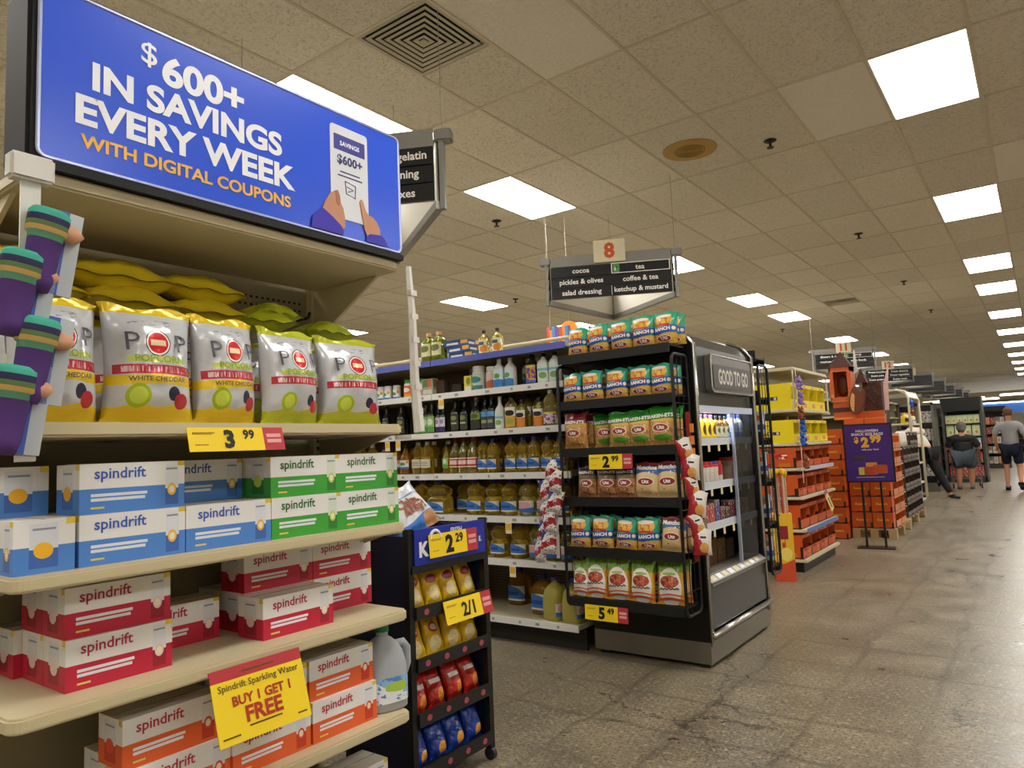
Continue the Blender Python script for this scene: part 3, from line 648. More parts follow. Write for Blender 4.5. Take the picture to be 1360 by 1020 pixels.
# ------------------------------------------------------------------ snack rack beside the near shelf end
NAVY = mat('navy_board', '#12173a', .5); RB = mat('rack_blue', '#1b2f9e', .4)
SR = thing('snack_rack', 'black wheeled snack rack with blue header beside the beige shelves', 'rack', (-2.02, 2.262, 0), R(90))
for sx in (-1, 1):
    for y in (.0, .36): ob('post', MB().box(sx*.232-.014, sx*.232+.014, y, y+.028, .05, 1.03).mesh('post', BL), SR)
    ob('side_panel', MB().box(sx*.232-.004, sx*.232+.004, .028, .36, .08, 1.0).mesh('side', NAVY), SR)
    for y in (.014, .374): ob('caster', MB().tube([(sx*.232-.01, y, .028), (sx*.232+.01, y, .028)], .027, 14).box(sx*.232-.005, sx*.232+.005, y-.006, y+.006, .03, .06).mesh('caster', mat('caster', '#2a2a2c', .4)), SR)
ob('back_board', MB().box(-.23, .23, .372, .38, .08, 1.0).mesh('back', mat('rack_back_blue', '#141b52', .5)), SR)
hd = ob('header_panel', MB().box(-.218, .218, -.008, .004, .885, 1.025).mesh('header', RB), SR)
ob('lettering', text('K', WHITE, h=.06, cx=-.165, cz=.945, y=-.0095, bold=.05), hd); ob('logo_ring', MB().tube([(-.10+.028*math.cos(a*math.pi/10), -.009, .985+.026*math.sin(a*math.pi/10)) for a in range(20)], .007, 6, True).mesh('ring', WHITE, True), hd)
ob('lettering', text('FRESH', WHITE, w=.07, cx=.03, cz=1.002, y=-.0095, bold=.02), hd); ob('lettering', text('E.', WHITE, h=.022, cx=.185, cz=.945, y=-.0095, bold=.03), hd)
ob('header_bar', MB().box(-.232, .232, -.006, .02, .855, .885).mesh('bar', BL), SR)
ob('top_tray', MB().box(-.225, .225, .01, .37, .93, .938).mesh('tray', BL), SR)
LOGO = mat('logo_red', '#a84a50', .5)
SH = (.70, .505, .30, .10)
for z in SH:
    s_ = ob('shelf', MB().box(-.22, .22, .0, .37, z-.012, z).box(-.22, .22, -.012, .0, z-.022, z+.028).mesh('shelf', mat('rack_shelf', '#1c1b1c', .45)), SR)
    for k in range(4): ob('logo_disc', discm(-.165+.11*k, z+.003, .014, .012, -.012, .0012, LOGO, 14), s_)
def snack_kind(key, base, layers, word, wcol, w=.12, h=.17, d=.052, seed=0, wz=.68):
    m = pmat('snack_'+key, base, layers, rough=.24, bump=.6, bscale=26); wp = bagwarp(w, h, d, .005)
    k = [('bag', bag(w, h, d, m, seed, 12, 16, .024))]
    if word: k.append(('lettering', text(word, mat('snack_ink_'+key, wcol, .5), w=.6*w, cx=0, cz=wz*h, warp=wp, bold=.03, rot=.15), None, 0))
    return k
SKD_ = {'y': snack_kind('yellow', '#e2b61e', [('e', .5, .68, .34, .12, '#8e2a2c'), ('e', .5, .3, .3, .2, '#ecd9a0'), ('b', .93, 1.1, '#caa21a')], None, '', seed=1),
        'y2': snack_kind('yellow_small', '#e2b61e', [('e', .5, .66, .26, .13, '#b03a3a'), ('e', .5, .66, .2, .08, '#e8c9b0'), ('e', .45, .25, .28, .2, '#ead79c')], None, '', seed=2),
        'r': snack_kind('red', '#b3241c', [('r', .2, .85, .55, .66, '#d9d4cc'), ('e', .62, .25, .25, .17, '#d9822a'), ('d', 1, -.6, .75, '#8c1a16'), ('b', .92, 1.1, '#7e1714')], None, '', seed=3),
        'u': snack_kind('blue', '#173c9c', [('e', .6, .22, .24, .15, '#d8973a'), ('b', .90, 1.1, '#0f2c78'), ('d', 1, -.5, .72, '#12307e')], None, '', seed=4)}
SNM = {'y': 'yellow snack bag with red oval', 'y2': 'yellow snack bag with small red logo', 'r': 'red snack bag with white stripe', 'u': 'blue snack bag with orange chip picture'}
for row, (z, key, n) in enumerate(zip(SH, ('y', 'y2', 'r', 'u'), (4, 4, 4, 4))):
    rn = ['top shelf', 'second shelf', 'third shelf', 'bottom shelf'][row]
    for dep in range(2):
        for i in range(n):
            y = 2.262-.165+.11*i+random.uniform(-.003, .003); x = -2.02-.05-.125*dep
            place(SKD_[key], 'snack_bag', f'{SNM[key]}, {ORD[i]} from left, rack {rn}, {"front" if dep == 0 else "back"} row', 'snack bag', (x, y, z+.004), rz=R(90+random.uniform(-7, 7)), rx=R(-17+random.uniform(-3, 3)), ry=R(random.uniform(-3, 3)), sc=(.93 if row else .9), group=f'snack bags on the rack {rn}')
place(price_tag(.30, .092, '2', '29'), 'price_card', 'yellow 2.29 price card on the snack rack header', 'price card', (-2.008, 2.268, .997), rz=R(90), rx=R(-4))
place(price_tag(.30, .092, '', '', slash='2/1'), 'price_card', 'yellow 2/1 price card below the top snack rack shelf', 'price card', (-2.003, 2.335, .722), rz=R(90), rx=R(-14))
ck_m = pmat('cookie_bag', '#d9dde4', [('d', -.8, 1, .45, '#d9dde4'), ('b', -.1, .24, .04, 6, 0, '#3f7fd0'), ('e', .5, .5, .40, .2, '#e9e6e2'), ('e', .8, .12, .2, .15, '#c08a5a'), ('r', .1, .4, .82, .9, '#3a4fb0'), ('b', .70, .74, '#7a9cc8')], rough=.28, bump=.3)
CKW = bagwarp(.26, .22, .09, .007); CKI = mat('cookie_ink', '#9a5a44', .5)
place([('bag', bag(.26, .22, .09, ck_m, 21)), ('lettering', text('Chips', CKI, w=.13, cx=0, cz=.122, warp=CKW, bold=.05), None, 0), ('lettering', text('Ahoy!', CKI, w=.13, cx=.01, cz=.088, warp=CKW, bold=.05), None, 0)],
      'cookie_bag', 'white and blue cookie bag lying on top of the snack rack', 'cookie bag', (-2.11, 2.19, 1.0), rz=R(90), rx=R(-38), ry=R(-18))

# ------------------------------------------------------------------ cooking oil shelving
GW = mat('gondola_beige', '#b7ad90', .5); GD = mat('gondola_back', '#6f6853', .7); STRIP = mat('price_strip', '#e3e2de', .4); STRIPB = mat('blue_strip', '#5a66b8', .45)
def gondola(y0, label, xr=-2.51, n=8, top=True, y1=None):
    y1 = y1 or y0+1.04; yc = (y0+y1)/2
    g = thing('aisle_shelving', label, 'shelf', (xr, y0, 0))
    Wd = 1.22
    ob('back_panel', MB().box(-n*Wd, 0, yc-y0-.02, yc-y0+.02, .1, 2.06).mesh('back', GD), g)
    holes = MB()
    for k in range(60):
        for j in range(14): holes.box(-1.2+k*.02, -1.192+k*.02, yc-y0-.0215, yc-y0-.0205, .2+j*.022, .208+j*.022)
    ob('pegboard_holes', holes.mesh('holes', DARK), g)
    for k in range(n+1): ob('upright', MB().box(-k*Wd-.02, -k*Wd+.02, yc-y0-.045, yc-y0+.045, 0, 2.16).mesh('up', GW), g)
    ob('top_rail', MB().tube([(-n*Wd, yc-y0, 2.15), (0, yc-y0, 2.15)], .014, 8).mesh('rail', GW), g)
    for sgn, yy in ((1, 0), (-1, y1-y0)):
        ob('kick_plate', MB().box(-n*Wd, 0, min(yy+sgn*.08, yy+sgn*.1), max(yy+sgn*.08, yy+sgn*.1), 0, .13).mesh('kick', mat('kick_dark', '#2a2722')), g)
        for z in (2.03, 1.77, 1.475, 1.165, .862, .567, .175):
            for k in range(n):
                x1 = -k*Wd-.004; x0 = -(k+1)*Wd+.004; d = .45
                ya, yb = sorted((yy, yc-y0-sgn*.02))
                s_ = ob('shelf', MB().box(x0, x1, ya, yb, z-.03, z).mesh('shelf', GW), g)
                a, b = sorted((yy-sgn*.012, yy))
                ob('price_strip', MB().box(x0, x1, a, b, z-.042, z+.002).mesh('strip', STRIPB if z > 2 else STRIP), s_)
    return g
G2 = gondola(4.03, 'long beige aisle shelving stocked with cooking oils and vinegars')
stp = MB()
rr = random.Random(4)
for z in (1.77, 1.475, 1.165, .862, .567, .175):
    x = -.15
    while x > -2.3:
        w = rr.uniform(.015, .04); stp.box(x-w, x, -.0128, -.0122, z-.03, z-.012); x -= rr.uniform(.12, .34)
tag(ob('price_stickers', stp.mesh('stickers', mat('sticker_grey', '#9c9a95', .6)), G2), kind='stuff')
SIGN_SM = mat('tag_yellow', '#f2d21c')
smk = [('card', rectm(-.026, .026, -.075, 0, 0, .0015, mat('shelf_talker', '#efe6d2', .5))), ('yellow_field', rectm(-.022, .022, -.05, -.008, -.0016, .0012, mat('talker_yellow', '#e9b92e', .5)))]
for i, (x, z, w) in enumerate([(-3.63, 1.728, 'under the spray and jar shelf'), (-3.04, .822, 'under the fifth oil shelf'), (-3.02, .527, 'above the bottom oil shelf'), (-4.22, 1.43, 'near the popcorn bags'), (-4.10, 1.43, 'right of another near the popcorn bags')]):
    place(smk, 'shelf_talker', f'small yellow and white price flag hanging {w}', 'price flag', (x, 4.016, z), group='small price flags on the oil shelves')

OIL = mat('oil_plastic', '#efcf3a', .05, trans=.86, ior=1.22, coat=.8, bump=.25, bscale=35); OILP = mat('oil_pale', '#f0e27a', .05, trans=.88, ior=1.22, coat=.8, bump=.2, bscale=35); OILD = mat('olive_glass', '#15190c', .1, coat=.5); GREENO = mat('olive_oil_green', '#7a8422', .08, trans=.5, ior=1.3, coat=.4)
DKG = mat('dark_glass', '#0e0d0d', .1, coat=.5); CLW = mat('milky_plastic', '#d6d3cc', .35); AMB = mat('amber_oil', '#d09a2a', .06, trans=.75, ior=1.3, coat=.4)
CAPB = mat('cap_navy', '#1f2c92', .35); CAPR = mat('cap_red', '#8e1f1c', .4); CAPK = mat('cap_black', '#141414', .4); CAPT = mat('cap_tan', '#b98c56', .5); CAPW = mat('cap_white', '#d8d5cc', .4); CAPG = mat('cap_leaf', '#3f8f34', .4)
def lab(key, base, layers=()): return pmat('label_'+key, base, list(layers), rough=.5)
LB = {'blue': lab('blue', '#3a74c4', [('d', 1.0, 1, 1.42, '#dcd7c2'), ('r', .1, .6, .35, .6, '#1f4a9a'), ('b', -.1, .12, '#e3e0d4')]), 'red': lab('red', '#b8222e', [('r', .1, .9, .3, .75, '#e6c6c2'), ('b', .9, 1.1, '#ead9c8'), ('b', -.1, .1, '#ead9c8')]),
      'white': lab('white', '#d9d4c4', [('e', .5, .55, .3, .2, '#b7b1a0'), ('r', .2, .8, .2, .3, '#8f8a7c')]), 'green': lab('green', '#8fc06a', [('e', .5, .65, .3, .2, '#d9e4c8'), ('b', -.1, .35, '#5b9c46')]), 'wblue': lab('wblue', '#dfe4e6', [('b', -.1, .2, '#2f6fc0'), ('e', .4, .55, .25, .2, '#5a9a4a'), ('r', .7, .95, .6, .95, '#e0a23c')]),
      'purple': lab('purple', '#ded9e2', [('b', -.1, .35, '#3a2566'), ('e', .5, .7, .25, .15, '#9a8fb4')]), 'dark': lab('dark', '#3a3f2c', [('e', .5, .75, .3, .15, '#7f8c52'), ('r', .2, .8, .35, .45, '#b9b49a')]), 'lime': lab('lime', '#2b2f22', [('b', .55, 1.1, '#8ba03e'), ('e', .5, .75, .25, .15, '#4c5c1c')]),
      'sky': lab('sky', '#3c3f40', [('b', .7, 1.1, '#4fa0d8'), ('r', .2, .8, .3, .5, '#a39a7c')]), 'seed': lab('seed', '#c9a23a', [('b', .55, 1.1, '#e5e1d2'), ('e', .5, .7, .3, .14, '#1d1c1a'), ('e', .5, .28, .2, .14, '#9aa23c')]), 'orange': lab('orange', '#d9822a', [('b', .55, 1.1, '#e5e1d2'), ('e', .5, .7, .3, .14, '#1d1c1a')]),
      'plum': lab('plum', '#d3c9cc', [('n', 4, 4, .52, '#8a3a86'), ('b', .85, 1.1, '#d8c24a')]), 'mint': lab('mint', '#cfdcd2', [('e', .6, .35, .25, .18, '#7fa05a'), ('b', .6, .75, '#7fb6c9')]), 'pink': lab('pinkflower', '#d9cfc6', [('e', .45, .6, .3, .3, '#d8a2a6'), ('b', -.1, .38, .05, 5, 0, '#2f66b4')]),
      'teal': lab('teal', '#b4bfae', [('e', .5, .6, .4, .2, '#2f7f86'), ('b', -.1, .25, '#3d7f80')]), 'pinkcan': lab('pinkcan', '#cfb7a6', [('b', -.1, .5, .05, 6, 0, '#a85a44')]), 'aqua': lab('aqua', '#cfdde2', [('b', -.1, .42, .02, 8, 0, '#2f7fc4'), ('e', .5, .62, .2, .14, '#5aa04a')]),
      'juice': lab('juice', '#5a3f8a', [('n', 5, 4, .5, '#d8923a'), ('b', .85, 1.1, '#d9c45a'), ('b', -.1, .15, '#3f66b0')]), 'jar': lab('jar', '#e2694a', [('e', .5, .62, .3, .2, '#e8dccb'), ('b', -.1, .25, '#e0a62c')]), 'olive': lab('olive', '#c9c49e', [('e', .5, .6, .3, .25, '#5e6a24')]), 'apricot': lab('apricot', '#dfe0c2', [('e', .7, .3, .35, .3, '#e08a2c'), ('r', .1, .6, .6, .85, '#4a5a5a')])}
def bottle_kind(key, h, r, body, capm, label=None, style='jug', lz=(.15, .45), n=2.6, ry=None, arc_=70):
    ry = ry or r; q = r*.32
    if style == 'jug': f = [(0, .9), (.02, 1), (.42, 1), (.47, .94), (.53, .74), (.59, .92), (.66, .98), (.74, .92), (.82, .66), (.87, .42), (.91, .34)]
    elif style == 'tall': f = [(0, .93), (.02, 1), (.55, 1), (.64, .82), (.72, .45), (.78, .34), (.92, .32)]
    elif style == 'cone': f = [(0, .93), (.02, 1), (.50, 1), (.60, .92), (.78, .45), (.86, .30), (.90, .30)]
    elif style == 'jar': f = [(0, .93), (.03, 1), (.70, 1), (.78, .9), (.80, .82), (.82, .82)]
    else: f = [(0, .96), (.02, 1), (.66, 1), (.76, .7), (.82, .4), (.90, .36)]
    pr = [(a*h, b*r, b*ry, (2 if a > .78 else n)) for a, b in f]
    k = [('body', MB().loft(pr, 20).mesh('bottle', body, True, angle=60))]
    ct = f[-1][0]*h; cr = f[-1][1]*r*1.12
    k.append(('cap', MB().loft([(ct-.004, cr, cr, 2), (h*.985, cr, cr, 2), (h, cr*.9, cr*.9, 2)], 14).mesh('cap', capm, True, angle=40)))
    if label: k.append(('label', MB().loft([(lz[0]*h, r, ry, n), (lz[1]*h, r, ry, n)], 12, -arc_, arc_, .0012).mesh('label', LB[label], True)))
    return k
BK = {'olivejug': bottle_kind('a', .235, .052, GREENO, CAPT, 'olive', 'square', (.2, .62), 4), 'aloe': bottle_kind('b', .185, .036, OILP, CAPK, 'apricot', 'square', (.08, .6), 4, .03),
      'smalljar': bottle_kind('c', .115, .034, CLW, CAPW, 'wblue', 'jar', (.05, .66), 2), 'greenjar': bottle_kind('d', .145, .045, CLW, CAPG, 'jar', 'jar', (.05, .66), 2), 'tealcan': bottle_kind('e', .18, .05, CLW, CAPW, 'teal', 'jar', (.03, .70), 2), 'pinkcan': bottle_kind('f', .165, .05, CLW, CAPW, 'pinkcan', 'jar', (.03, .7), 2),
      'aqua': bottle_kind('g', .235, .042, CLW, CAPW, 'aqua', 'square', (.03, .64), 2.4), 'juice': bottle_kind('h', .275, .045, DKG, CAPK, 'juice', 'square', (.06, .64), 2.2), 'milk': bottle_kind('i', .215, .042, CLW, CAPK, 'mint', 'square', (.06, .64), 2.6), 
      'darkoil': bottle_kind('j', .27, .036, DKG, CAPK, 'dark', 'tall', (.08, .54), 2.4), 'darklime': bottle_kind('k', .28, .042, DKG, CAPT, 'lime', 'tall', (.08, .54), 3), 'darksky': bottle_kind('l', .27, .033, DKG, CAPK, 'sky', 'tall', (.06, .54), 2.6), 'tallg': bottle_kind('m', .25, .034, OILD, CAPK, 'green', 'tall', (.04, .54), 3), 'purp': bottle_kind('n', .22, .025, OILD, CAPT, 'purple', 'tall', (.04, .54), 2.6),
      'mint': bottle_kind('o', .235, .038, CLW, CAPW, 'mint', 'tall', (.04, .5), 2.2), 'seed': bottle_kind('p', .245, .042, OILP, CAPK, 'seed', 'square', (.04, .62), 4, .034), 'orange': bottle_kind('q', .20, .038, OILP, CAPK, 'orange', 'square', (.04, .62), 4, .034), 'plum': bottle_kind('r', .285, .052, OILP, CAPW, 'plum', 'jug', (.06, .38), 2.2),
      'amber': bottle_kind('s', .235, .042, AMB, CAPK, 'wblue', 'cone', (.2, .48), 3), 'cream': bottle_kind('t', .25, .047, OIL, CAPW, 'white', 'jug', (.2, .46), 3), 'limeb': bottle_kind('u', .225, .027, OIL, CAPK, 'green', 'tall', (.18, .54), 2.4), 'redlab': bottle_kind('v', .265, .042, OILP, CAPR, 'red', 'cone', (.18, .44), 3), 'bluelab': bottle_kind('w', .245, .044, OIL, CAPB, 'blue', 'jug', (.12, .40), 3),
      'bigblue': bottle_kind('x', .27, .062, OIL, CAPB, 'blue', 'jug', (.12, .40), 3.2), 'bigwide': bottle_kind('y', .27, .10, OIL, CAPB, 'blue', 'jug', (.06, .36), 4, .07, 40), 'flower': bottle_kind('z', .255, .06, OILP, CAPB, 'pink', 'jug', (.1, .42), 3), 'amberjug': bottle_kind('aa', .27, .075, AMB, CAPB, 'blue', 'square', (.12, .52), 4)}
BN = {'olivejug': 'large green olive oil bottle with tan cap', 'aloe': 'pale yellow square bottle with black cap', 'smalljar': 'small white jar with blue label', 'greenjar': 'orange labelled jar with green lid', 'tealcan': 'tall canister with teal label', 'pinkcan': 'canister with pinkish brown label', 'aqua': 'white bottle with blue band', 'juice': 'dark bottle with purple and orange label', 'milk': 'white bottle with black cap',
      'darkoil': 'dark glass oil bottle with olive label', 'darklime': 'dark glass bottle with lime label', 'darksky': 'dark slim bottle with sky blue label', 'tallg': 'dark bottle with light green label', 'purp': 'slim bottle with white and purple label', 'mint': 'pale bottle with mint label', 'seed': 'oil bottle with white and gold label', 'orange': 'short oil bottle with orange label', 'plum': 'clear oil bottle with plum label',
      'amber': 'amber oil bottle with white and blue label', 'cream': 'golden oil bottle with cream label', 'limeb': 'slim golden bottle with green label', 'redlab': 'clear oil bottle with red label', 'bluelab': 'golden oil bottle with blue label', 'bigblue': 'large oil jug with blue label', 'bigwide': 'extra wide oil jug with blue label', 'flower': 'pale oil jug with pink and blue label', 'amberjug': 'big amber oil jug with blue label'}
def shelf_row(items, y, z, where, group):
    """items: (kind, x); labelled by kind and order from the left along this shelf"""
    cnt = {}
    tot = {}
    gap = {.175: .34, 1.77: .212, 1.475: .247, 1.165: .262, .862: .254, .567: .247}.get(z, 1)
    for k, x in items: tot[k] = tot.get(k, 0)+1
    for k, x in sorted(items, key=lambda t: t[1]):
        i = cnt.get(k, 0); cnt[k] = i+1
        pos = '' if tot[k] == 1 else f'{ORD[i]} from left, '
        place(BK[k], 'bottle' if 'jar' not in k and 'can' not in k else 'jar', f'{BN[k]}, {pos}{where}', 'bottle' if 'jar' not in k and 'can' not in k else 'jar', (x, y+random.uniform(-.008, .012), z+.0005), rz=R(random.uniform(-8, 8)), sc=(1, 1, min(1, gap/max(v.co.z for v in BK[k][1][1].vertices))), group=group)
shelf_row([('olivejug', -3.83), ('olivejug', -3.715), ('aloe', -3.27), ('aloe', -3.145)], 4.12, 2.03, 'top of oil shelving', 'bottles on top of the oil shelving')
shelf_row([('smalljar', -4.50), ('smalljar', -4.36), ('smalljar', -4.28), ('smalljar', -4.19), ('greenjar', -4.04), ('greenjar', -3.93), ('tealcan', -3.32), ('pinkcan', -3.20), ('aqua', -3.125), ('aqua', -3.03), ('juice', -2.84), ('milk', -2.745), ('milk', -2.655)], 4.10, 1.77, 'second oil shelf from top', 'jars and bottles on the second oil shelf')
shelf_row([('aqua', -2.99), ('aqua', -2.90)], 4.27, 1.77, 'second oil shelf, back row', 'jars and bottles on the second oil shelf')
shelf_row([('darkoil', -4.42), ('darkoil', -4.30), ('darkoil', -4.14), ('tallg', -3.95), ('tallg', -3.87), ('tallg', -3.795), ('purp', -3.73), ('purp', -3.675), ('darkoil', -3.555), ('darkoil', -3.475), ('darklime', -3.36), ('darksky', -3.275), ('darksky', -3.205), ('mint', -3.13), ('seed', -3.035), ('orange', -2.945), ('orange', -2.795), ('plum', -2.69)], 4.095, 1.475, 'third oil shelf', 'bottles on the third oil shelf')
shelf_row([('darkoil', -4.22), ('darkoil', -3.62), ('darkoil', -3.42), ('darkoil', -3.16), ('seed', -2.88), ('seed', -2.98), ('seed', -2.76)], 4.215, 1.475, 'third oil shelf, back row', 'bottles on the third oil shelf')
shelf_row([('amber', -4.34), ('amber', -4.20), ('amber', -4.09), ('cream', -3.97), ('cream', -3.86), ('limeb', -3.66), ('redlab', -3.58), ('redlab', -3.49), ('redlab', -3.40), ('bluelab', -3.305), ('bluelab', -3.21), ('bluelab', -3.045), ('bluelab', -2.94), ('bluelab', -2.845), ('bluelab', -2.735), ('bluelab', -2.64)], 4.095, 1.165, 'fourth oil shelf', 'bottles on the fourth oil shelf')
shelf_row([('cream', -3.76), ('redlab', -3.53), ('redlab', -3.44), ('bluelab', -3.25), ('bluelab', -3.14), ('bluelab', -3.0), ('bluelab', -2.89), ('bluelab', -2.79), ('bluelab', -2.68), ('cream', -3.91), ('amber', -4.15)], 4.225, 1.165, 'fourth oil shelf, back row', 'bottles on the fourth oil shelf')
shelf_row([('bigblue', -4.28), ('bigblue', -4.12), ('bigblue', -3.97), ('bigwide', -3.77), ('bigblue', -3.41), ('bigblue', -3.235), ('bigblue', -3.09), ('flower', -2.94), ('flower', -2.79), ('bigblue', -2.655)], 4.12, .862, 'fifth oil shelf', 'jugs on the fifth oil shelf')
shelf_row([('bigblue', -3.62), ('bigblue', -3.50), ('bigblue', -3.32), ('bigblue', -3.16), ('bigblue', -3.01), ('bigblue', -2.87), ('bigblue', -2.73), ('bigblue', -4.03)], 4.26, .862, 'fifth oil shelf, back row', 'jugs on the fifth oil shelf')
shelf_row([('bigblue', -3.38), ('bigblue', -3.20), ('bigblue', -3.03), ('flower', -2.86), ('flower', -2.735), ('flower', -2.60)], 4.12, .567, 'sixth oil shelf', 'jugs on the sixth oil shelf')
shelf_row([('bigblue', -3.30), ('bigblue', -3.11), ('bigblue', -2.95), ('bigblue', -2.80)], 4.26, .567, 'sixth oil shelf, back row', 'jugs on the sixth oil shelf')
OJ = mat('oil_jug_pale', '#d3c866', .2, trans=.45, ior=1.25)
ojk = jug_kind(OJ, CAPB, LB['pink'], 0)
for i, x in enumerate((-2.755, -2.605)): place(ojk, 'oil_jug', f'pale gallon oil jug on the bottom oil shelf, {["left", "right"][i]} one', 'jug', (x, 4.13, .1755), rz=R(84+8*i), group='gallon oil jugs')
place(BK['amberjug'], 'oil_jug', 'big amber oil jug on the bottom shelf behind the pale ones', 'jug', (-2.93, 4.25, .1755), group='gallon oil jugs')
place(BK['amberjug'], 'oil_jug', 'big amber oil jug at the back of the bottom shelf', 'jug', (-3.27, 4.43, .1755), group='gallon oil jugs')
def small_box(name, label, cat, loc, w, d, h, m, rz=0, group=None): return place([('box', MB().box(-w/2, w/2, 0, d, 0, h).mesh(name, m))], name, label, cat, loc, rz, group=group)
pk_m = pmat('sugar_pack', '#2c4f96', [('b', 1.2, 2, '#e0a83c'), ('b', .5, 1.1, '#26406e'), ('r', .1, .6, .2, .55, '#c9cfd6'), ('r', .7, 1, .3, .9, '#e0a83c')], rough=.4)
for i in range(3): small_box('flat_pack', f'blue and orange flat packet in the stack by the olive oil, {["bottom", "middle", "top"][i]}', 'packet', (-3.50+[.02, .0, -.02][i], 4.08, 2.0305+.048*i), .22, .15, .046, pk_m, R([3, -2, 4][i]), 'stacked flat packets')
bx_m = lab('carton_mix', '#9a9a86', [('r', .1, .55, .5, .95, '#5c7a4a'), ('r', .55, .9, .5, .95, '#c8663c'), ('r', .1, .9, .1, .35, '#c9c6b4')])
small_box('spray_box', 'grey box with green and orange print, second oil shelf', 'box', (-3.81, 4.06, 1.7705), .115, .06, .13, bx_m); small_box('brown_box', 'small brown box on the second oil shelf', 'box', (-3.70, 4.09, 1.7705), .08, .06, .11, mat('brown_box', '#3a2a20', .6))
small_box('brown_box', 'low brown box right of the gap on the second oil shelf', 'box', (-3.56, 4.12, 1.7705), .09, .06, .07, mat('brown_box', '#3a2a20')); small_box('yellow_box', 'small yellow and green box beside the teal canister', 'box', (-3.40, 4.06, 1.7705), .07, .05, .115, lab('ybox', '#d8c84a', [('e', .6, .65, .3, .25, '#6f8a34'), ('r', .1, .9, .05, .3, '#d9d6c4')]))
# the same goods carry on farther down the aisle
for z, y, kinds, n, pitch, x0, nm in ((1.77, 4.10, ('tealcan', 'milk', 'aqua', 'pinkcan'), 16, .125, -4.64, 'second oil shelf'), (1.475, 4.095, ('darkoil', 'tallg', 'darklime', 'seed'), 18, .105, -4.55, 'third oil shelf'), (1.165, 4.095, ('cream', 'amber', 'bluelab'), 16, .12, -4.48, 'fourth oil shelf'), (.862, 4.12, ('bigblue', 'flower'), 13, .155, -4.46, 'fifth oil shelf'), (.567, 4.12, ('bigblue', 'flower'), 19, .16, -3.56, 'sixth oil shelf'), (.175, 4.16, ('amberjug',), 14, .19, -3.75, 'bottom oil shelf')):
    shelf_row([(kinds[(i//3) % len(kinds)], x0-pitch*i) for i in range(n)], y, z, f'{nm}, far end', f'goods on the far part of the {nm}')

# ------------------------------------------------------------------ black cooler with its two wing racks
STEEL = mat('brushed_steel', '#8f8a80', .32, .85, bump=.03, bscale=200); CHROME = mat('chrome_trim', '#c4c2bc', .18, .9); CBK = mat('cooler_black', '#0d0d0e', .3); CGR = mat('cooler_grey', '#3c3d3e', .25, spec=.6); INN = mat('cooler_inner', '#15151a', .5)
CO = thing('display_cooler', 'black open display cooler lettered GOOD TO GO', 'cooler', (-1.67, 4.665, 0), R(90))
prof = [(0, .15), (.78, .15), (.78, 2.035), (.16, 2.035), (.07, 1.995), (0, 1.92)]
for sx in (-1, 1):
    sp_ = ob('side_panel', MB().prism(prof, sx*.53-.02, sx*.53+.02, 'x').mesh('side', CBK), CO)
    ob('edge_trim', MB().tube([(sx*.535, -.006, .13), (sx*.535, -.006, 1.92), (sx*.535, .066, 2.0), (sx*.535, .16, 2.042), (sx*.535, .30, 2.042)], .013, 8).mesh('trim', CHROME, True), sp_)
ob('base', MB().box(-.55, .55, .0, .78, .025, .15).mesh('base', STEEL), CO)
for sx in (-1, 1):
    for y in (.05, .72): ob('foot', MB().box(sx*.5-.03, sx*.5+.03, y-.03, y+.03, 0, .025).mesh('foot', BL), CO)
ob('back_panel', MB().box(-.51, .51, .70, .77, .15, 2.03).mesh('back', INN), CO)
ob('top', MB().box(-.51, .51, .15, .78, 2.0, 2.03).mesh('top', CBK), CO)
ob('header', MB().prism([(0.01, 1.545), (.12, 1.545), (.16, 2.03), (.07, 1.99), (.01, 1.915)], -.51, .51, 'x').mesh('header', mat('header_grey', '#4b4c4b', .22, .4)), CO)
hs = ob('sign_box', MB().prism(rrect(-.34, .45, 1.63, 1.875, .03), -.03, .012, 'y').mesh('sign_box', mat('sign_grey', '#6c6b66', .25, .5), bevel=.006), CO)
ob('sign_plate', MB().prism(rrect(-.30, .41, 1.66, 1.81, .012), -.034, -.03, 'y').mesh('plate', mat('sign_plate', '#4f4f4c', .35, .3)), hs)
ob('lettering', text('GOOD TO GO', mat('sign_silver', '#d9d5c8', .35), w=.56, cx=.06, cz=1.735, y=-.0355, bold=.03, tall=1.6), hs)
ob('sign_trim', MB().tube([(x, -.032, z) for x, z in rrect(-.335, .445, 1.635, 1.87, .03)], .006, 6, True).mesh('trim', CHROME), hs)
ob('light_valance', MB().box(-.51, .51, .005, .06, 1.505, 1.548).mesh('valance', mat('valance', '#c8d0e6', .4)), CO)
ob('led_strip', MB().box(-.50, .50, .062, .10, 1.522, 1.535).mesh('led', mat('led', '#dfe8ff', .5, emit=30)), CO)
ob('lower_panel', MB().prism([(-.004, .215), (.02, .215), (.02, .465), (-.004, .465)], -.51, .51, 'x').mesh('lower', CGR), CO)
ob('bumper', MB().tube([(-.545, -.02, .19), (.545, -.02, .19)], .018, 10).mesh('bumper', CHROME, True), CO)
ob('sill', MB().prism([(-.02, .465), (.14, .47), (.14, .51), (.05, .51), (-.02, .48)], -.51, .51, 'x').mesh('sill', STEEL), CO)
pr_ = ob('price_rail', MB().prism([(-.018, .487), (-.012, .483), (.032, .516), (.028, .522)], -.51, .51, 'x').mesh('rail', mat('rail_grey', '#8f8e8c', .3)), CO)
for k in range(9): ob('price_label', MB().prism([(-.011, .4935), (-.0095, .492), (.020, .5135), (.0185, .5155)], -.47+k*.1, -.40+k*.1, 'x').mesh('l', WHITE if k % 2 else mat('label_tan', '#d8c9a0', .5)), pr_)
ob('bottom_deck', MB().box(-.51, .51, .02, .70, .50, .52).mesh('deck', mat('deck_grey', '#6b655c', .5)), CO)
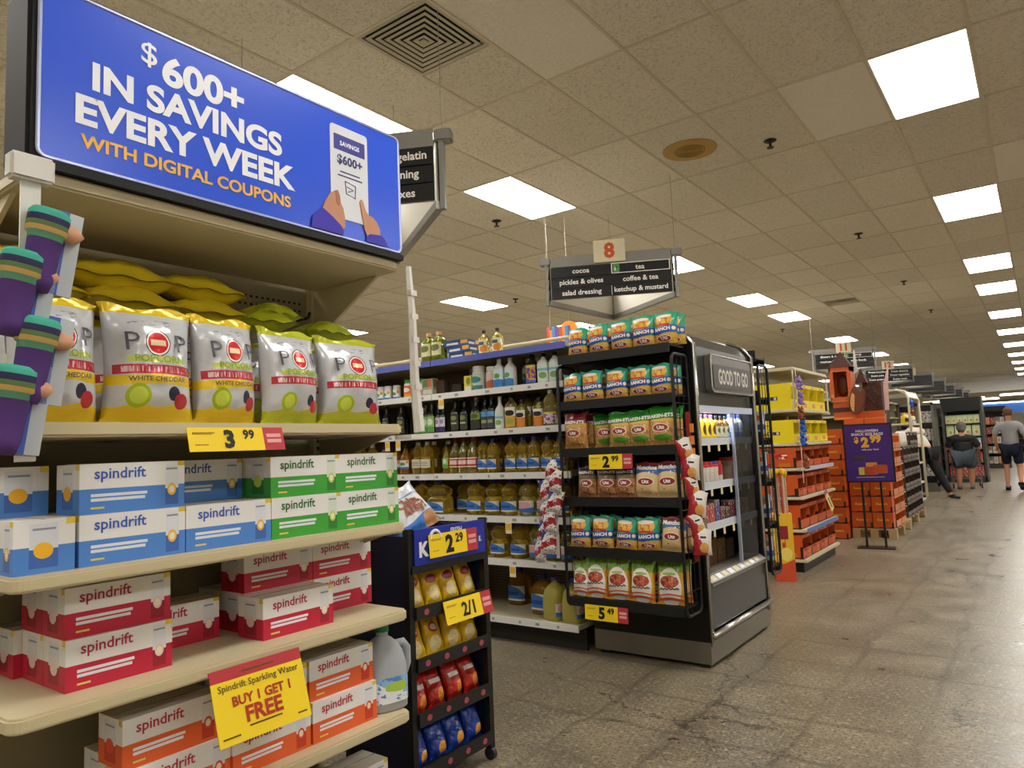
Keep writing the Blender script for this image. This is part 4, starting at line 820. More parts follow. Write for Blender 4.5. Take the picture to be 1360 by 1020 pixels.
for z in (1.335, 1.06, .81):
    s_ = ob('shelf', MB().box(-.51, .51, .035, .70, z-.02, z).mesh('shelf', mat('cooler_shelf', '#8b8d92', .4)), CO)
    ob('price_strip', MB().box(-.51, .51, .023, .035, z-.035, z+.012).mesh('strip', mat('strip_lit', '#cdd2dc', .4)), s_)
    for k in range(5): ob('price_flag', MB().box(-.34+k*.17, -.31+k*.17, .017, .021, z-.075, z-.03).mesh('flag', mat('flag_cream', '#dccf9c', .5)), s_)
GLASS = mat('tinted_glass', '#8b9096', .04, trans=1.0, ior=1.12, spec=.6)
ob('glass_door', MB().box(.09, .50, .002, .010, .53, 1.505).mesh('glass', GLASS), CO)
ob('door_stile', MB().box(.075, .095, -.003, .015, .525, 1.508).mesh('stile', mat('stile', '#a9b3c8', .25, .4)), CO)
# what is in the cooler
CY = 4.665
ybot = bottle_kind('ck1', .155, .030, mat('yellow_bottle', '#e2bf1e', .3), mat('cap_plum', '#6a3f6a', .4), None, 'square', n=2); ybot.append(('label', MB().loft([(.02, .030, .030, 2), (.10, .030, .030, 2)], 12, -60, 60, .001).mesh('label', pmat('lab_choc', '#e8d23a', [('e', .5, .5, .35, .4, '#6a3a1a')]), True)))
wbot = bottle_kind('ck2', .16, .030, CLW, mat('cap_blue', '#3a4fa8', .4), 'aqua', 'square', (.05, .6), 2); dbot = bottle_kind('ck3', .15, .028, AMB, CAPK, 'olive', 'square', (.1, .55), 2)
for i, (k, n) in enumerate([('w', 'white bottle with blue band'), ('y', 'yellow chocolate drink bottle'), ('y', 'yellow chocolate drink bottle'), ('y', 'yellow chocolate drink bottle'), ('y', 'yellow chocolate drink bottle'), ('d', 'dark amber drink bottle'), ('d', 'dark amber drink bottle'), ('d', 'dark amber drink bottle'), ('w', 'white bottle with blue band'), ('w', 'white bottle with blue band'), ('w', 'white bottle with blue band')]):
    place({'w': wbot, 'y': ybot, 'd': dbot}[k], 'drink_bottle', f'{n}, {ORD[i]} from left on the cooler top shelf', 'bottle', (-1.755, 4.22+.086*i, 1.3355), rz=R(90), sc=1.05, group='bottles on the cooler top shelf')
wr = pmat('yogurt_pack', '#e2ddd2', [('b', .86, 1.1, '#c8383a'), ('r', .55, .8, .3, .6, '#c0323a'), ('n', 9, 3, .62, .1, .9, .1, .7, '#d8a84a')]); rd = pmat('red_pack', '#c22a34', [('b', -.1, .4, .05, 6, 0, '#e3e0da'), ('b', .85, 1.1, '#c22a34')])
def cpack(label, y, z, w, h, d, m, x=-1.715, rx=0, group=None, name='drink_pack', cat='pack'):
    return place([('pack', MB().box(-w/2, w/2, 0, d, 0, h).mesh(name, m))], name, label, cat, (x, y, z), rz=R(90), rx=rx, group=group)
cupk = lambda m: [('cup', MB().loft([(0, .027, .027, 2), (.004, .03, .03, 2), (.10, .032, .032, 2), (.105, .024, .024, 2)], 18).mesh('cup', m, True, angle=50)), ('lid', MB().loft([(.105, .026, .026, 2), (.122, .026, .026, 2)], 16).mesh('lid', mat('lid_red', '#c8383a', .4), True, angle=40))]
ck_w, ck_r = cupk(wr), cupk(rd); ck_b = [ck_w[0], ('lid', MB().loft([(.105, .026, .026, 2), (.122, .026, .026, 2)], 16).mesh('lid', mat('cap_blue', '#3a4fa8'), True, angle=40))]
for i, (k, n) in enumerate([(ck_w, 'white drink bottle with red lid'), (ck_w, 'white drink bottle with red lid'), (ck_w, 'white drink bottle with red lid'), (ck_w, 'white drink bottle with red lid'), (ck_b, 'white drink bottle with blue lid'), (ck_r, 'red and white drink bottle')]):
    place(k, 'drink_bottle', f'{n}, {ORD[i]} from left on the cooler middle shelf', 'bottle', (-1.755, 4.235+.078*i, 1.0605), rz=R(90), sc=1.1, group='bottles on the cooler middle shelf')
for i in range(2): cpack(f'tan carton behind the cooler glass, {["left", "right"][i]} one', 4.90+.16*i, 1.0605, .14, .15, .1, pmat('tan_carton', '#9a8a6c', [('b', .84, 1.1, '#b0503a'), ('r', .2, .8, .3, .6, '#b89a8a')]), group='cartons behind the cooler glass')
for i, (c, h) in enumerate([('#c9a43a', .13), ('#a8302c', .12), ('#b03a30', .125), ('#2f3f86', .14), ('#6a2c2a', .09), ('#3a2c2c', .08), ('#7a2a3a', .12), ('#8a3038', .11), ('#5a2230', .12), ('#8a3a3a', .11)]):
    cpack(f'{["yellow", "red", "red", "blue", "dark red", "dark brown", "plum", "red", "dark plum", "dusty red"][i]} snack pack, {ORD[i]} from left on the lowest cooler shelf', 4.21+.09*i, .8105, .08, h, .06, pmat(f'cool_pack{i}', c, [('n', 4, 4, .58, '#d9c9a8'), ('b', .9, 1.1, '#8a8072')]), group='packs on the lowest cooler shelf')
for i, (c, y, w, h) in enumerate([('#7fb24a', 4.22, .09, .10), ('#d9b23a', 4.32, .10, .10), ('#d8a02a', 4.46, .14, .16), ('#6b4a2a', 4.62, .14, .16), ('#7a5a34', 4.78, .14, .15), ('#5a4a3a', 4.95, .14, .13)]):
    cpack(f'{["green", "cream yellow", "yellow", "brown", "tan brown", "dark brown"][i]} box on the cooler bottom deck, {ORD[i]} from left', y, .5205, w, h, .25, pmat(f'deck_box{i}', c, [('b', .0, .35, '#c9c2a4' if i < 2 else c), ('n', 3, 3, .6, '#4a3a24')]), x=-1.82, group='boxes on the cooler bottom deck')

# wing rack (wire sides, six trays)
def wing_rack(label, loc, rz):
    t = thing('wing_rack', label, 'rack', loc, rz)
    for sx in (-1, 1):
        x = sx*.395
        fr = ob('side_frame', MB().tube([(x, y, z) for y, z in rrect(0, .215, .34, 1.845, .04, 4)], .0105, 8, True).mesh('frame', BL, True), t)
        for k in range(9): ob('side_wire', MB().tube([(x, .003, .47+k*.155), (x, .212, .47+k*.155)], .0035, 5).mesh('wire', BL), fr)
        for y in (.07, .14): ob('side_wire', MB().tube([(x, y, .345), (x, y, 1.84)], .003, 5).mesh('wire', BL), fr)
    for z in (1.905, 1.61, 1.31, 1.005, .695, .39):
        zz = min(z, 1.845+.06)
        ob('tray', MB().box(-.385, .385, .0, .21, zz-.012, zz).box(-.385, .385, -.004, .004, zz-.05, zz+.006).box(-.385, .385, .205, .211, zz-.03, zz+.05).mesh('tray', mat('tray_black', '#161616', .5)), t)
    for sx in (-1, 1): ob('hanging_bracket', MB().box(sx*.3-.012, sx*.3+.012, .205, .232, 1.5, 1.8).mesh('br', BL), t)
    return t
wing_rack('black wire wing rack of snack bags on the cooler side facing the aisle', (-2.095, 3.877, 0), 0)
wing_rack('black wire wing rack on the far side of the cooler', (-2.03, 5.452, .02), R(180))
RANCH = pmat('ranch_bag', '#2f9e7c', [('b', -.1, .30, '#d9aa4a'), ('n', 7, 6, .60, -.1, 1.1, -.1, .3, '#c48a34'), ('b', .30, .52, .03, 5, .4, '#2450a8'), ('e', .44, .72, .40, .20, '#e0b13e'), ('n', 9, 7, .56, .1, .8, .58, .8, '#c2702c'), ('r', .10, .78, .535, .60, '#c03a34'), ('e', .91, .44, .06, .06, '#e6ddb8'), ('e', .5, .15, .32, .09, '#efe6da'), ('e', .5, .15, .29, .075, '#a8282c'), ('e', .44, .86, .34, .06, '#e9dfd6')], rough=.3, bump=.25, bscale=30)
def bag_kind(key, m, w, h, d, texts, seed): return [('bag', bag(w, h, d, m, seed, 10, 14, .009))]+[('lettering', text(s, mm, w=ww*w, cx=cx*w, cz=cz*h, warp=bagwarp(w, h, d, .006), bold=b, rot=rt), None, 0) for s, mm, ww, cx, cz, b, rt in texts]
LW = mat('bag_white', '#efece6', .5); LRED = mat('bag_red', '#8e1f24', .5); 
UTZ = ('Utz', LW, .28, .04, .15, .05, .1)
BG = {'ranch': bag_kind('ranch', RANCH, .148, .185, .075, [('RANCH', LW, .62, -.02, .425, .05, .06), UTZ], 31),
      'bakered': bag_kind('bakered', pmat('bake_red', '#c08a4a', [('b', .68, 1.1, .02, 5, 0, '#7a1626'), ('b', .60, .68, '#c9a23a'), ('n', 8, 7, .56, -.1, 1.1, -.1, .6, '#9a6a34'), ('n', 12, 10, .62, -.1, 1.1, -.1, .6, '#e0b878'), ('e', .5, .42, .30, .11, '#e6d2c0'), ('e', .5, .42, .27, .09, '#8e2a2c')], rough=.3, bump=.3), .175, .225, .09, [('BAKEN-ETS', LW, .8, 0, .735, .04, -.04), ('Utz', LW, .24, .03, .42, .05, .1)], 32),
      'bakegreen': bag_kind('bakegreen', pmat('bake_green', '#c99a5a', [('b', .66, 1.1, .02, 5, 1, '#2f8a2c'), ('b', .60, .66, '#d8b03a'), ('n', 8, 7, .56, -.1, 1.1, -.1, .6, '#a8783c'), ('n', 12, 10, .62, -.1, 1.1, -.1, .6, '#e6c890'), ('e', .5, .44, .32, .11, '#ead6c4'), ('e', .5, .44, .28, .09, '#9a2c30'), ('e', .55, .19, .34, .08, '#4f9a30')], rough=.3, bump=.3), .165, .225, .09, [('BAKEN-ETS', LW, .85, 0, .745, .04, .05), ('Utz', LW, .26, .03, .44, .05, .1)], 33),
      'bakedark': bag_kind('bakedark', pmat('bake_dark', '#a8744a', [('b', .70, 1.1, '#2a1a1c'), ('b', .58, .70, '#6a5a34'), ('n', 8, 7, .56, -.1, 1.1, -.1, .6, '#7a4a2c'), ('n', 12, 10, .62, -.1, 1.1, -.1, .6, '#d8a878'), ('e', .55, .45, .32, .12, '#e0c6b8'), ('e', .55, .45, .28, .10, '#8e2a2c')], rough=.3, bump=.3), .145, .19, .08, [('BAKEN-ETS', LW, .75, 0, .80, .04, 0), ('Utz', LW, .26, .05, .45, .05, .1)], 34),
      'munch': bag_kind('munch', pmat('munch_bag', '#d9bc86', [('b', .74, 1.1, '#8a2226'), ('b', .62, .80, -.10, 3.14, 0, '#3f6fae'), ('n', 6, 6, .62, -.1, 1.1, -.1, .25, '#c8502c'), ('e', .5, .44, .34, .12, '#e8dccb'), ('e', .5, .44, .31, .10, '#8e1f24'), ('n', 9, 3, .60, .1, .9, .66, .74, '#e8e2da')], rough=.3, bump=.3), .165, .205, .085, [('Munchos', LW, .75, 0, .85, .05, 0), ('Utz', LW, .26, .03, .44, .05, .1)], 35),
      'cup': bag_kind('cup', pmat('cup_bag', '#d8a23a', [('b', .74, 1.1, .02, 40, 0, '#7fa83a'), ('n', 30, 3, .55, -.1, 1.1, .74, 1.1, '#4f7a2a'), ('e', .5, .40, .42, .44, '#e6e2da'), ('e', .5, .53, .34, .14, '#a8442c'), ('n', 9, 11, .52, .24, .76, .43, .63, '#c8704e'), ('n', 12, 9, .58, .22, .78, .43, .63, '#6a2418'), ('b', .08, .15, .03, 5, 2, '#d8623a'), ('b', .20, .24, .03, 5, 2, '#d8623a'), ('e', .5, .72, .30, .05, '#e6e2da'), ('e', .5, .705, .24, .035, '#8fae4a')], rough=.3, bump=.3), .165, .245, .09, [], 36)}
BGN = {'ranch': 'teal and blue ranch snack bag', 'bakered': 'dark red topped pork rind bag', 'bakegreen': 'green topped pork rind bag', 'bakedark': 'dark topped pork rind bag', 'munch': 'tan snack bag with blue arch', 'cup': 'green topped bag picturing a white cup'}
CWAVE = mat('cup_ink', '#3a3a40', .5)
BG['cup'].append(('wavy_mark', MB().tube([(-.052+.0105*k, bagwarp(.165, .245, .09, .005)(-.052+.0105*k, .088), .085+.0006*k+.008*(k % 2)) for k in range(11)], .0035, 5).mesh('mark', CWAVE), None, 0))
def rack_row(items, z, rn, y=3.92, back=True):
    cnt, tot = {}, {}
    for k, _, _ in items: tot[k] = tot.get(k, 0)+1
    for k, x, s in items:
        i = cnt.get(k, 0); cnt[k] = i+1
        pos = '' if tot[k] == 1 else f'{ORD[i]} from left, '
        place(BG[k], 'snack_bag', f'{BGN[k]}, {pos}{rn} of the wing rack', 'snack bag', (x, y+random.uniform(-.006, .006), z+.004), rz=R(random.uniform(-7, 7)), rx=R(random.uniform(-7, -2)), ry=R(random.uniform(-2, 2)), sc=(s*1.06, s*.95, s), group=f'snack bags on the wing rack, {rn}')
        if back: place(BG[k], 'snack_bag', f'{BGN[k]}, {pos}wing rack {rn}, back row', 'snack bag', (x+.012, y+.098, z+.004), rz=R(random.uniform(-6, 6)), rx=R(-2), sc=(s*1.0, s*.85, s*.98), group=f'snack bags on the wing rack, {rn}, second row')
rack_row([('ranch', -2.35, .95), ('ranch', -2.195, .97), ('ranch', -2.035, .97), ('ranch', -1.885, 1.02), ('ranch', -1.745, 1.04)], 1.905, 'top tray')
rack_row([('ranch', -2.405, .98), ('ranch', -2.255, 1), ('ranch', -2.09, 1), ('ranch', -1.93, 1), ('ranch', -1.785, .98)], 1.61, 'second tray')
rack_row([('bakered', -2.395, 1), ('bakegreen', -2.08, .95), ('bakegreen', -1.945, .97), ('bakegreen', -1.80, 1.02)], 1.31, 'third tray')
place(BG['bakegreen'], 'snack_bag', 'green topped pork rind bag pushed back behind the dark red one', 'snack bag', (-2.23, 4.0, 1.311), rz=R(20), rx=R(-4), sc=.95)
rack_row([('bakedark', -2.335, 1), ('bakedark', -2.195, 1), ('bakedark', -2.065, 1), ('munch', -1.925, 1), ('munch', -1.775, 1.02)], 1.005, 'fourth tray')
rack_row([('ranch', -2.40, 1.02), ('ranch', -2.245, 1.05), ('ranch', -2.08, 1), ('ranch', -1.93, 1.03), ('munch', -1.775, .95)], .695, 'fifth tray')
rack_row([('cup', -2.415, .85), ('cup', -2.30, .97), ('cup', -2.145, .96), ('cup', -1.99, .98), ('cup', -1.81, 1.02)], .39, 'bottom tray')
place(price_tag(.30, .09, '2', '99'), 'price_card', 'yellow 2.99 price card on the third wing rack tray', 'price card', (-2.13, 3.868, 1.272), rx=R(-3))
place(price_tag(.295, .09, '5', '49'), 'price_card', 'yellow 5.49 price card at the bottom of the wing rack', 'price card', (-2.215, 3.868, .36), rx=R(-3))
# clip strips of small bags on both sides of the wing rack
redbag = [('bag', bag(.12, .16, .045, pmat('hang_red', '#a8242c', [('d', .9, .6, .72, '#dcd6cf'), ('e', .6, .3, .26, .2, '#d8a25a'), ('r', .3, .75, .62, .78, '#e6e0da'), ('r', .36, .7, .66, .74, '#33292a')], rough=.28, bump=.35), 41, 8, 12, .01))]
flagbag = [('bag', bag(.11, .15, .05, pmat('hang_flag', '#d9d6d0', [('b', .30, .60, .10, 5, 1, '#a82a2a'), ('d', -1, .9, .42, '#2a2f7a'), ('n', 4, 3, .58, '#c9c6d4'), ('r', .5, .95, .08, .24, '#b8b4b0'), ('n', 6, 9, .60, '#7a2430')], rough=.24, bump=.6), 42, 8, 12, .01))]
sr_ = thing('clip_strip', 'clip strip of red and white snack bags at the cooler corner', 'clip strip', (-1.645, 3.93, 1.50))
ob('strip', MB().box(-.012, .012, -.002, .002, -.85, .0).mesh('strip', CAPR), sr_)
for k in range(3): ob('hook', MB().box(.01, .03, -.006, .006, -.12-.07*k, -.07-.07*k).mesh('hook', mat('hook_orange', '#d8862a', .4)), sr_)
for i in range(6):
    place(redbag, 'hanging_snack_bag', f'red and white snack bag on the clip strip by the cooler, {ORD[i]} from top', 'snack bag', (-1.652+.011*i, 3.915-.012*(i % 2), 1.215-.105*i), rz=R([48, 20, 60, 35, 52, 26][i]), ry=R([-14, 4, -8, 8, -16, 2][i]), sc=[.85, .9, .8, .92, .82, .9][i], group='red bags on the clip strip')
sl_ = thing('clip_strip', 'clip strip of red, white and blue bags left of the wing rack', 'clip strip', (-2.53, 3.85, 1.25))
ob('strip', MB().box(-.012, .012, -.002, .002, -.62, .0).mesh('strip', mat('clip_plastic', '#d5d2cb')), sl_)
for i in range(9):
    place(flagbag, 'hanging_snack_bag', f'red, white and blue snack bag on the left clip strip, {ORD[i]} from top', 'snack bag', (-2.53-.012*i+(.035 if i % 2 else -.025), 3.835-.02*(i % 2), 1.10-.063*i), rz=R(-20+13*(i % 4)), ry=R(12-9*(i % 3)), group='bags on the clip strip left of the wing rack')
# far wing rack goods (mostly hidden)
fb = [('bag', bag(.14, .19, .07, pmat('far_bag', '#cfd4dc', [('b', .3, .5, '#3a58b0'), ('e', .5, .75, .3, .12, '#c05a3a'), ('b', -.1, .12, '#d0893a')], rough=.3, bump=.25), 51, 8, 10, .01))]
for r_, z in enumerate((1.34, 1.035, .725, .42)):
    for i in range(4):
        place(fb, 'snack_bag', f'white and blue snack bag on the far wing rack, tray {["two", "three", "four", "five"][r_]}, {ORD[i]}', 'snack bag', (-1.72-.17*i, 5.40, z+.001), rz=R(180+random.uniform(-8, 8)), rx=R(-4), group='bags on the far wing rack')

# ------------------------------------------------------------------ hanging aisle signs
SGREY = mat('sign_metal', '#8b8985', .45, .4); SLAT = mat('sign_slat', '#161617', .5); SINN = mat('sign_inner', '#d8d4c8', .5); PLATE = mat('number_plate', '#d9cfb0', .6); NUMC = mat('number_orange', '#c8542c', .6)
def aisle_sign(cx, cy, num, lt, rt, label, zb=2.745, framed=False, shift=(0, 0, 0)):
    t = thing('aisle_sign', label, 'sign', (cx, cy, zb), R(27.4), 'hanging aisle signs')
    A = Vector((0, 1.03)); c0, c1 = Vector((-.595, 0)), Vector((.595, 0)); SL = .105
    def wall(p, q, name):
        d = (q-p).normalized(); L_ = (q-p).length; ang = math.atan2(d.y, d.x); rear = name == 'rear_panel'
        M_ = Matrix.Translation((p.x, p.y, 0)) @ Matrix.Rotation(ang, 4, 'Z'); e = .03
        pn = ob(name, MB().box(e, L_-e, -.004, .006, .0, .41).mesh('panel', SINN), t, M_)
        ob('header_strip', MB().box(e-.005, L_-e+.005, -.014, -.004, .318, .42).mesh('strip', mat('sign_header', '#86837d', .5)), pn)
        for k in range(3): ob('slat', MB().prism([(-.022, .002+SL*k), (-.006, .002+SL*k), (-.004, .104+SL*k), (-.012, .104+SL*k)], e-.005, L_-e+.005, 'x').mesh('slat', SLAT), pn)
        if rear:
            ob('bottom_bar', MB().box(.0, L_, -.022, .022, -.05, -.002).mesh('bar', SGREY), pn); ob('top_bar', MB().box(.0, L_, -.02, .02, .36, .405).mesh('bar', SGREY), pn)
        return pn, L_
    fp, L_ = wall(c0, c1, 'front_panel'); wall(c1, A, 'rear_panel'); wall(A, c0, 'rear_panel')
    for k in range(3):
        for tx, x in ((lt[k] if k < len(lt) else '', .315), (rt[k] if k < len(rt) else '', .875)):
            if tx: ob('lettering', text(tx, LW, k=.068, cx=x+shift[k], cz=.05+SL*(2-k), y=-.0235, bold=.022, maxw=.50), fp)
    if framed:
        fr = MB(); x0, x1, z0, z1 = .605, 1.155, .214, .315
        fr.box(x0, x1, -.026, -.012, z1-.007, z1).box(x0, x1, -.026, -.012, z0, z0+.007).box(x0, x0+.009, -.026, -.012, z0, z1).box(x1-.009, x1, -.026, -.012, z0, z1)
        ob('white_border', fr.mesh('border', LW), fp); ob('green_icon', MB().box(.622, .682, -.024, -.012, .225, .302).mesh('icon', pmat('icon_green', '#5f9a54', [('r', .2, .45, .2, .6, '#d9e4cf'), ('r', .45, .8, .5, .8, '#2f6a34')])), fp)
        ob('divider', MB().box(.598, .603, -.025, -.012, .01, .10).mesh('div', LW), fp)
    for p in (c0, c1, A):
        sg_ = -1 if p is c0 else 1 if p is c1 else 0
        ob('corner_post', MB().box(p.x-.014+.02*sg_, p.x+.014+.02*sg_, p.y-.012, p.y+.03, -.05, .39).mesh('post', SGREY), t)
        ob('corner_bracket', MB().box(p.x-.05+.03*sg_, p.x+.05+.03*sg_, p.y-.02, p.y+.06, .345, .415).mesh('br', SGREY, bevel=.008), t)
        ob('hanging_wire', MB().tube([(p.x+.02*sg_, p.y+.02, .40), (p.x+.02*sg_, p.y+.02, ZC-zb)], .0022, 5).mesh('wire', mat('wire', '#a8a294', .4)), t)
    if num:
        pl = ob('number_plate', MB().box(-.15, .15, -.034, -.026, .33, .545).mesh('plate', PLATE), t)
        ob('lettering', text(num, NUMC, h=.155, cx=0, cz=.44, y=-.036, bold=.04), pl)
    return t
aisle_sign(-3.155, 2.675, '', [], ['gelatin', 'shortening', 'cake mixes'], 'hanging aisle sign reading gelatin, partly behind the blue savings sign', shift=(.165, .06, .03))
aisle_sign(-3.195, 6.00, '8', ['cocoa', 'pickles & olives', 'salad dressing'], ['tea', 'coffee & tea', 'ketchup & mustard'], 'hanging aisle 8 sign listing cocoa, pickles, tea and coffee', framed=True)
aisle_sign(-3.24, 16.2, '11', ['dinners & rice', 'mexican foods', ''], ['soup', 'asian foods', ''], 'hanging aisle 11 sign above the castle display', framed=True)
aisle_sign(-3.22, 21.45, '12', ['frozen breakfast', 'frozen juice', 'frozen potatoes'], ['frozen desserts', 'frozen vegetables', 'frozen meals'], 'hanging aisle 12 sign with frozen foods')
for i, y in enumerate((24.6, 28.0, 31.3, 34.6, 37.9)):
    aisle_sign(-3.1, y, ['13', '14', '', '', ''][i], ['frozen meals'] if i < 2 else [], [], f'far hanging aisle sign, {ORD[i]} one beyond the aisle 12 sign')
# coloured hanging party sign over the oil shelving
hp = thing('hanging_banner', 'rainbow striped hanging letters with an orange disc above the oil shelves', 'banner', (-4.16, 6.6, 2.46), R(27))
for k, xx in enumerate((-.16, -.02)):
    for j, c in enumerate(('#c84a4a', '#d8923a', '#4a8ac8', '#7a4a9a')): ob('stripe', MB().box(xx+.03*j, xx+.03*j+.028, 0, .012, 0, .20-.04*(j == 1 and k == 0)).mesh('stripe', mat('stripe'+c, c, .6)), hp)
ob('disc', discm(.09, .16, .095, .095, .026, .012, mat('disc_orange', '#e08a2a', .6)), hp)
for x in (-.12, .09): ob('hanging_wire', MB().tube([(x, .012, .19), (x, .012, ZC-2.46)], .002, 4).mesh('wire', mat('wire', '#a8a294')), hp)

# ------------------------------------------------------------------ other aisle shelving (behind the shelf ends)
def far_gondola(y0, label, n=8, xr=-2.5):
    g = thing('aisle_shelving', label, 'shelf', (xr, y0, 0)); L_ = n*1.22
    ob('back_panel', MB().box(-L_, 0, .49, .53, .1, 2.03).mesh('back', GD), g)
    for sgn, a, b in ((1, 0, .49), (-1, .53, 1.02)):
        for z in (2.03, 1.70, 1.36, 1.02, .68, .18): ob('shelf', MB().box(-L_, 0, a, b, z-.035, z).mesh('shelf', GW), g)
        ob('kick_plate', MB().box(-L_, 0, a+.06*(sgn > 0), b-.06*(sgn < 0), 0, .14).mesh('kick', mat('kick_dark', '#2a2722')), g)
    return g
far_gondola(.72, 'beige aisle shelving behind the near shelf end')
for i, y in enumerate((7.6, 10.9, 14.2, 17.5, 23.2, 26.5, 29.8, 33.1, 36.4)): far_gondola(y, f'beige aisle shelving, {ORD[i]} run past the oil shelving', n=6, xr=-2.65)

# ------------------------------------------------------------------ candy shelf end
CE = thing('candy_shelf_unit', 'cream shelf unit stacked with yellow and orange candy boxes', 'shelf', (-1.965, 8.12, 0), R(90))
CRM = mat('cream_enamel', '#cfc6a8', .4); CW = .70
for z in (1.615, 1.275, 1.025, .74, .42, .13):
    s_ = ob('shelf', shelf_plate(z, .5, CW, .03, .02, CRM), CE)
    if z in (1.025,): ob('price_strip', MB().box(-.55, .66, -.006, .0, z-.036, z+.003).mesh('strip', mat('lilac_strip', '#c6bfd0', .5)), s_)
    if z == .42: ob('price_strip', MB().box(-.62, .68, -.006, .0, z-.036, z+.003).mesh('strip', mat('blue_price_strip', '#5f86c8', .5)), s_)
ob('canopy', shelf_plate(2.04, .5, CW, .035, .02, CRM), CE)
for sx in (-1, 1):
    ob('upright', MB().box(sx*.66-.02, sx*.66+.02, .46, .5, 0, 2.0).mesh('up', CRM), CE)
    ob('front_post', MB().tube([(sx*.685, .01, 1.62), (sx*.685, .01, 2.02)], .010, 6).mesh('post', CRM), CE)
ob('back_panel', MB().box(-.66, .66, .49, .505, .1, 1.62).mesh('back', GD), CE)
ob('kick_plate', MB().box(-.66, .66, .05, .5, 0, .10).mesh('kick', BL), CE)
def tray_kind(w, d, h, side, front, inside, lip, candy, words=(), cut=.0):
    """open-fronted display carton; solid sides carry the print, candy bags lie inside"""
    t = .004
    me = MB().box(-w/2, -w/2+t, 0, d, 0, h).mesh('l', side)
    k = [('side_wall', me), ('side_wall', MB().box(w/2-t, w/2, 0, d, 0, h).mesh('r', side)), ('back_wall', MB().box(-w/2+t, w/2-t, d-t, d, 0, h).mesh('b', inside)),
         ('bottom', MB().box(-w/2+t, w/2-t, 0, d-t, 0, t).mesh('bo', inside)), ('front_lip', MB().box(-w/2+t, w/2-t, 0, t, t, lip).mesh('f', front)), ('header', MB().box(-w/2+t, w/2-t, .0, t, h-.035, h).mesh('h', front))]
    for i, (c, z) in enumerate(candy):
        k.append(('candy_bag', c, Matrix.Translation((-.25*w+.5*w*(i % 2)/1.0*.9, d*.38, z)) @ Matrix.Rotation(R(-50+20*(i % 3)), 4, 'X') @ Matrix.Rotation(R(9*(i % 3)-9), 4, 'Y')))
    for s, m, ww, cx, cz, face in words:
        if face == 'side':
            k.append(('lettering', text(s, m, w=ww, cx=0, cz=0, y=0, bold=.02, slant=.15), Matrix.Translation((-w/2-.0015, d*(1-cx), cz)) @ Matrix.Rotation(R(-90), 4, 'Z')))
        else: k.append(('lettering', text(s, m, w=ww, cx=cx, cz=cz, y=-.0015, bold=.02), None))
    return k
CBAG = [bag(.12, .15, .05, pmat(f'candy{i}', c, [('n', 5, 5, .58, d_)], rough=.28, bump=.4), 60+i, 6, 8, .012) for i, (c, d_) in enumerate([('#c83a2a', '#e6c8b0'), ('#d8d2c6', '#c84a2a'), ('#7fa83a', '#d8c83a'), ('#e07a2a', '#5a2a1a'), ('#8e2a2a', '#e0d0c0'), ('#4a5aa0', '#d8c8c0')])]
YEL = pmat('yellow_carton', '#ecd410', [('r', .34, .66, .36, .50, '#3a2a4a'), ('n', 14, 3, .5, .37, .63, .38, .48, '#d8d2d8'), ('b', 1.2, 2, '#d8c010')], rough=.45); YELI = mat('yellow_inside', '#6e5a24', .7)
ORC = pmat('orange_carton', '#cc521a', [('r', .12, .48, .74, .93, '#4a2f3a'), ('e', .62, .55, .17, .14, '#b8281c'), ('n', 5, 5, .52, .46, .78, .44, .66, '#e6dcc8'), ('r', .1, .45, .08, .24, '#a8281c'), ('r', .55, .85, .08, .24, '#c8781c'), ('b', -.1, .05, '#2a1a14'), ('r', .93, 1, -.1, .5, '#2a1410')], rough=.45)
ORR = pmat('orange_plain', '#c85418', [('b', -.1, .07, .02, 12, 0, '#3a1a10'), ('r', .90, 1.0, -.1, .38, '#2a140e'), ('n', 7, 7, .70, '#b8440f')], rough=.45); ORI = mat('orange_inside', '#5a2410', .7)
YW = mat('candy_gold', '#e8c43a', .5); CWH = mat('candy_white', '#ece4d8', .5)
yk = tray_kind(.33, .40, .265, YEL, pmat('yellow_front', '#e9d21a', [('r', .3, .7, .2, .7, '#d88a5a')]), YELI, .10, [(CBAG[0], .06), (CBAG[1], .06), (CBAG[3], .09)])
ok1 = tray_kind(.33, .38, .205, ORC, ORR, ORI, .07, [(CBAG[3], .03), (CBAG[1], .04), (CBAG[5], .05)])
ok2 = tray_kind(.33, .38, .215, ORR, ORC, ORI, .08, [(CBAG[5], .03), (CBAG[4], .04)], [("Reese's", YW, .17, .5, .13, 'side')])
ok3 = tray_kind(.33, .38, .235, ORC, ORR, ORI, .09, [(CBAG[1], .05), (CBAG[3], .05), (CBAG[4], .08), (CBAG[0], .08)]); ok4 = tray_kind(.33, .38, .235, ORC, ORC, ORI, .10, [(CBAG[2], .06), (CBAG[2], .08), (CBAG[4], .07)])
for z, k, rn, cn in ((1.615, yk, 'top candy shelf', 'yellow'), (1.275, yk, 'second candy shelf', 'yellow'), (1.025, ok1, 'third candy shelf', 'orange'), (.74, ok2, 'fourth candy shelf', 'orange'), (.42, ok3, 'fifth candy shelf', 'orange'), (.13, ok4, 'bottom candy shelf', 'orange')):
    for i in range(4):
        place(k, 'candy_carton', f'{cn} open-front candy carton, {["nearest", "second", "third", "farthest"][i]} on the {rn}', 'candy box', (-2.005, 7.60+.345*i, z+.0005), rz=R(90), sc=(1, 1, .88 if z == 1.275 else 1), group=f'candy cartons on the {rn}')
tg = thing('price_flag', 'long yellow price flag hanging off the fourth candy shelf', 'price card', (-1.945, 8.22, .745), R(90), rx=R(-14), ry=R(-18))
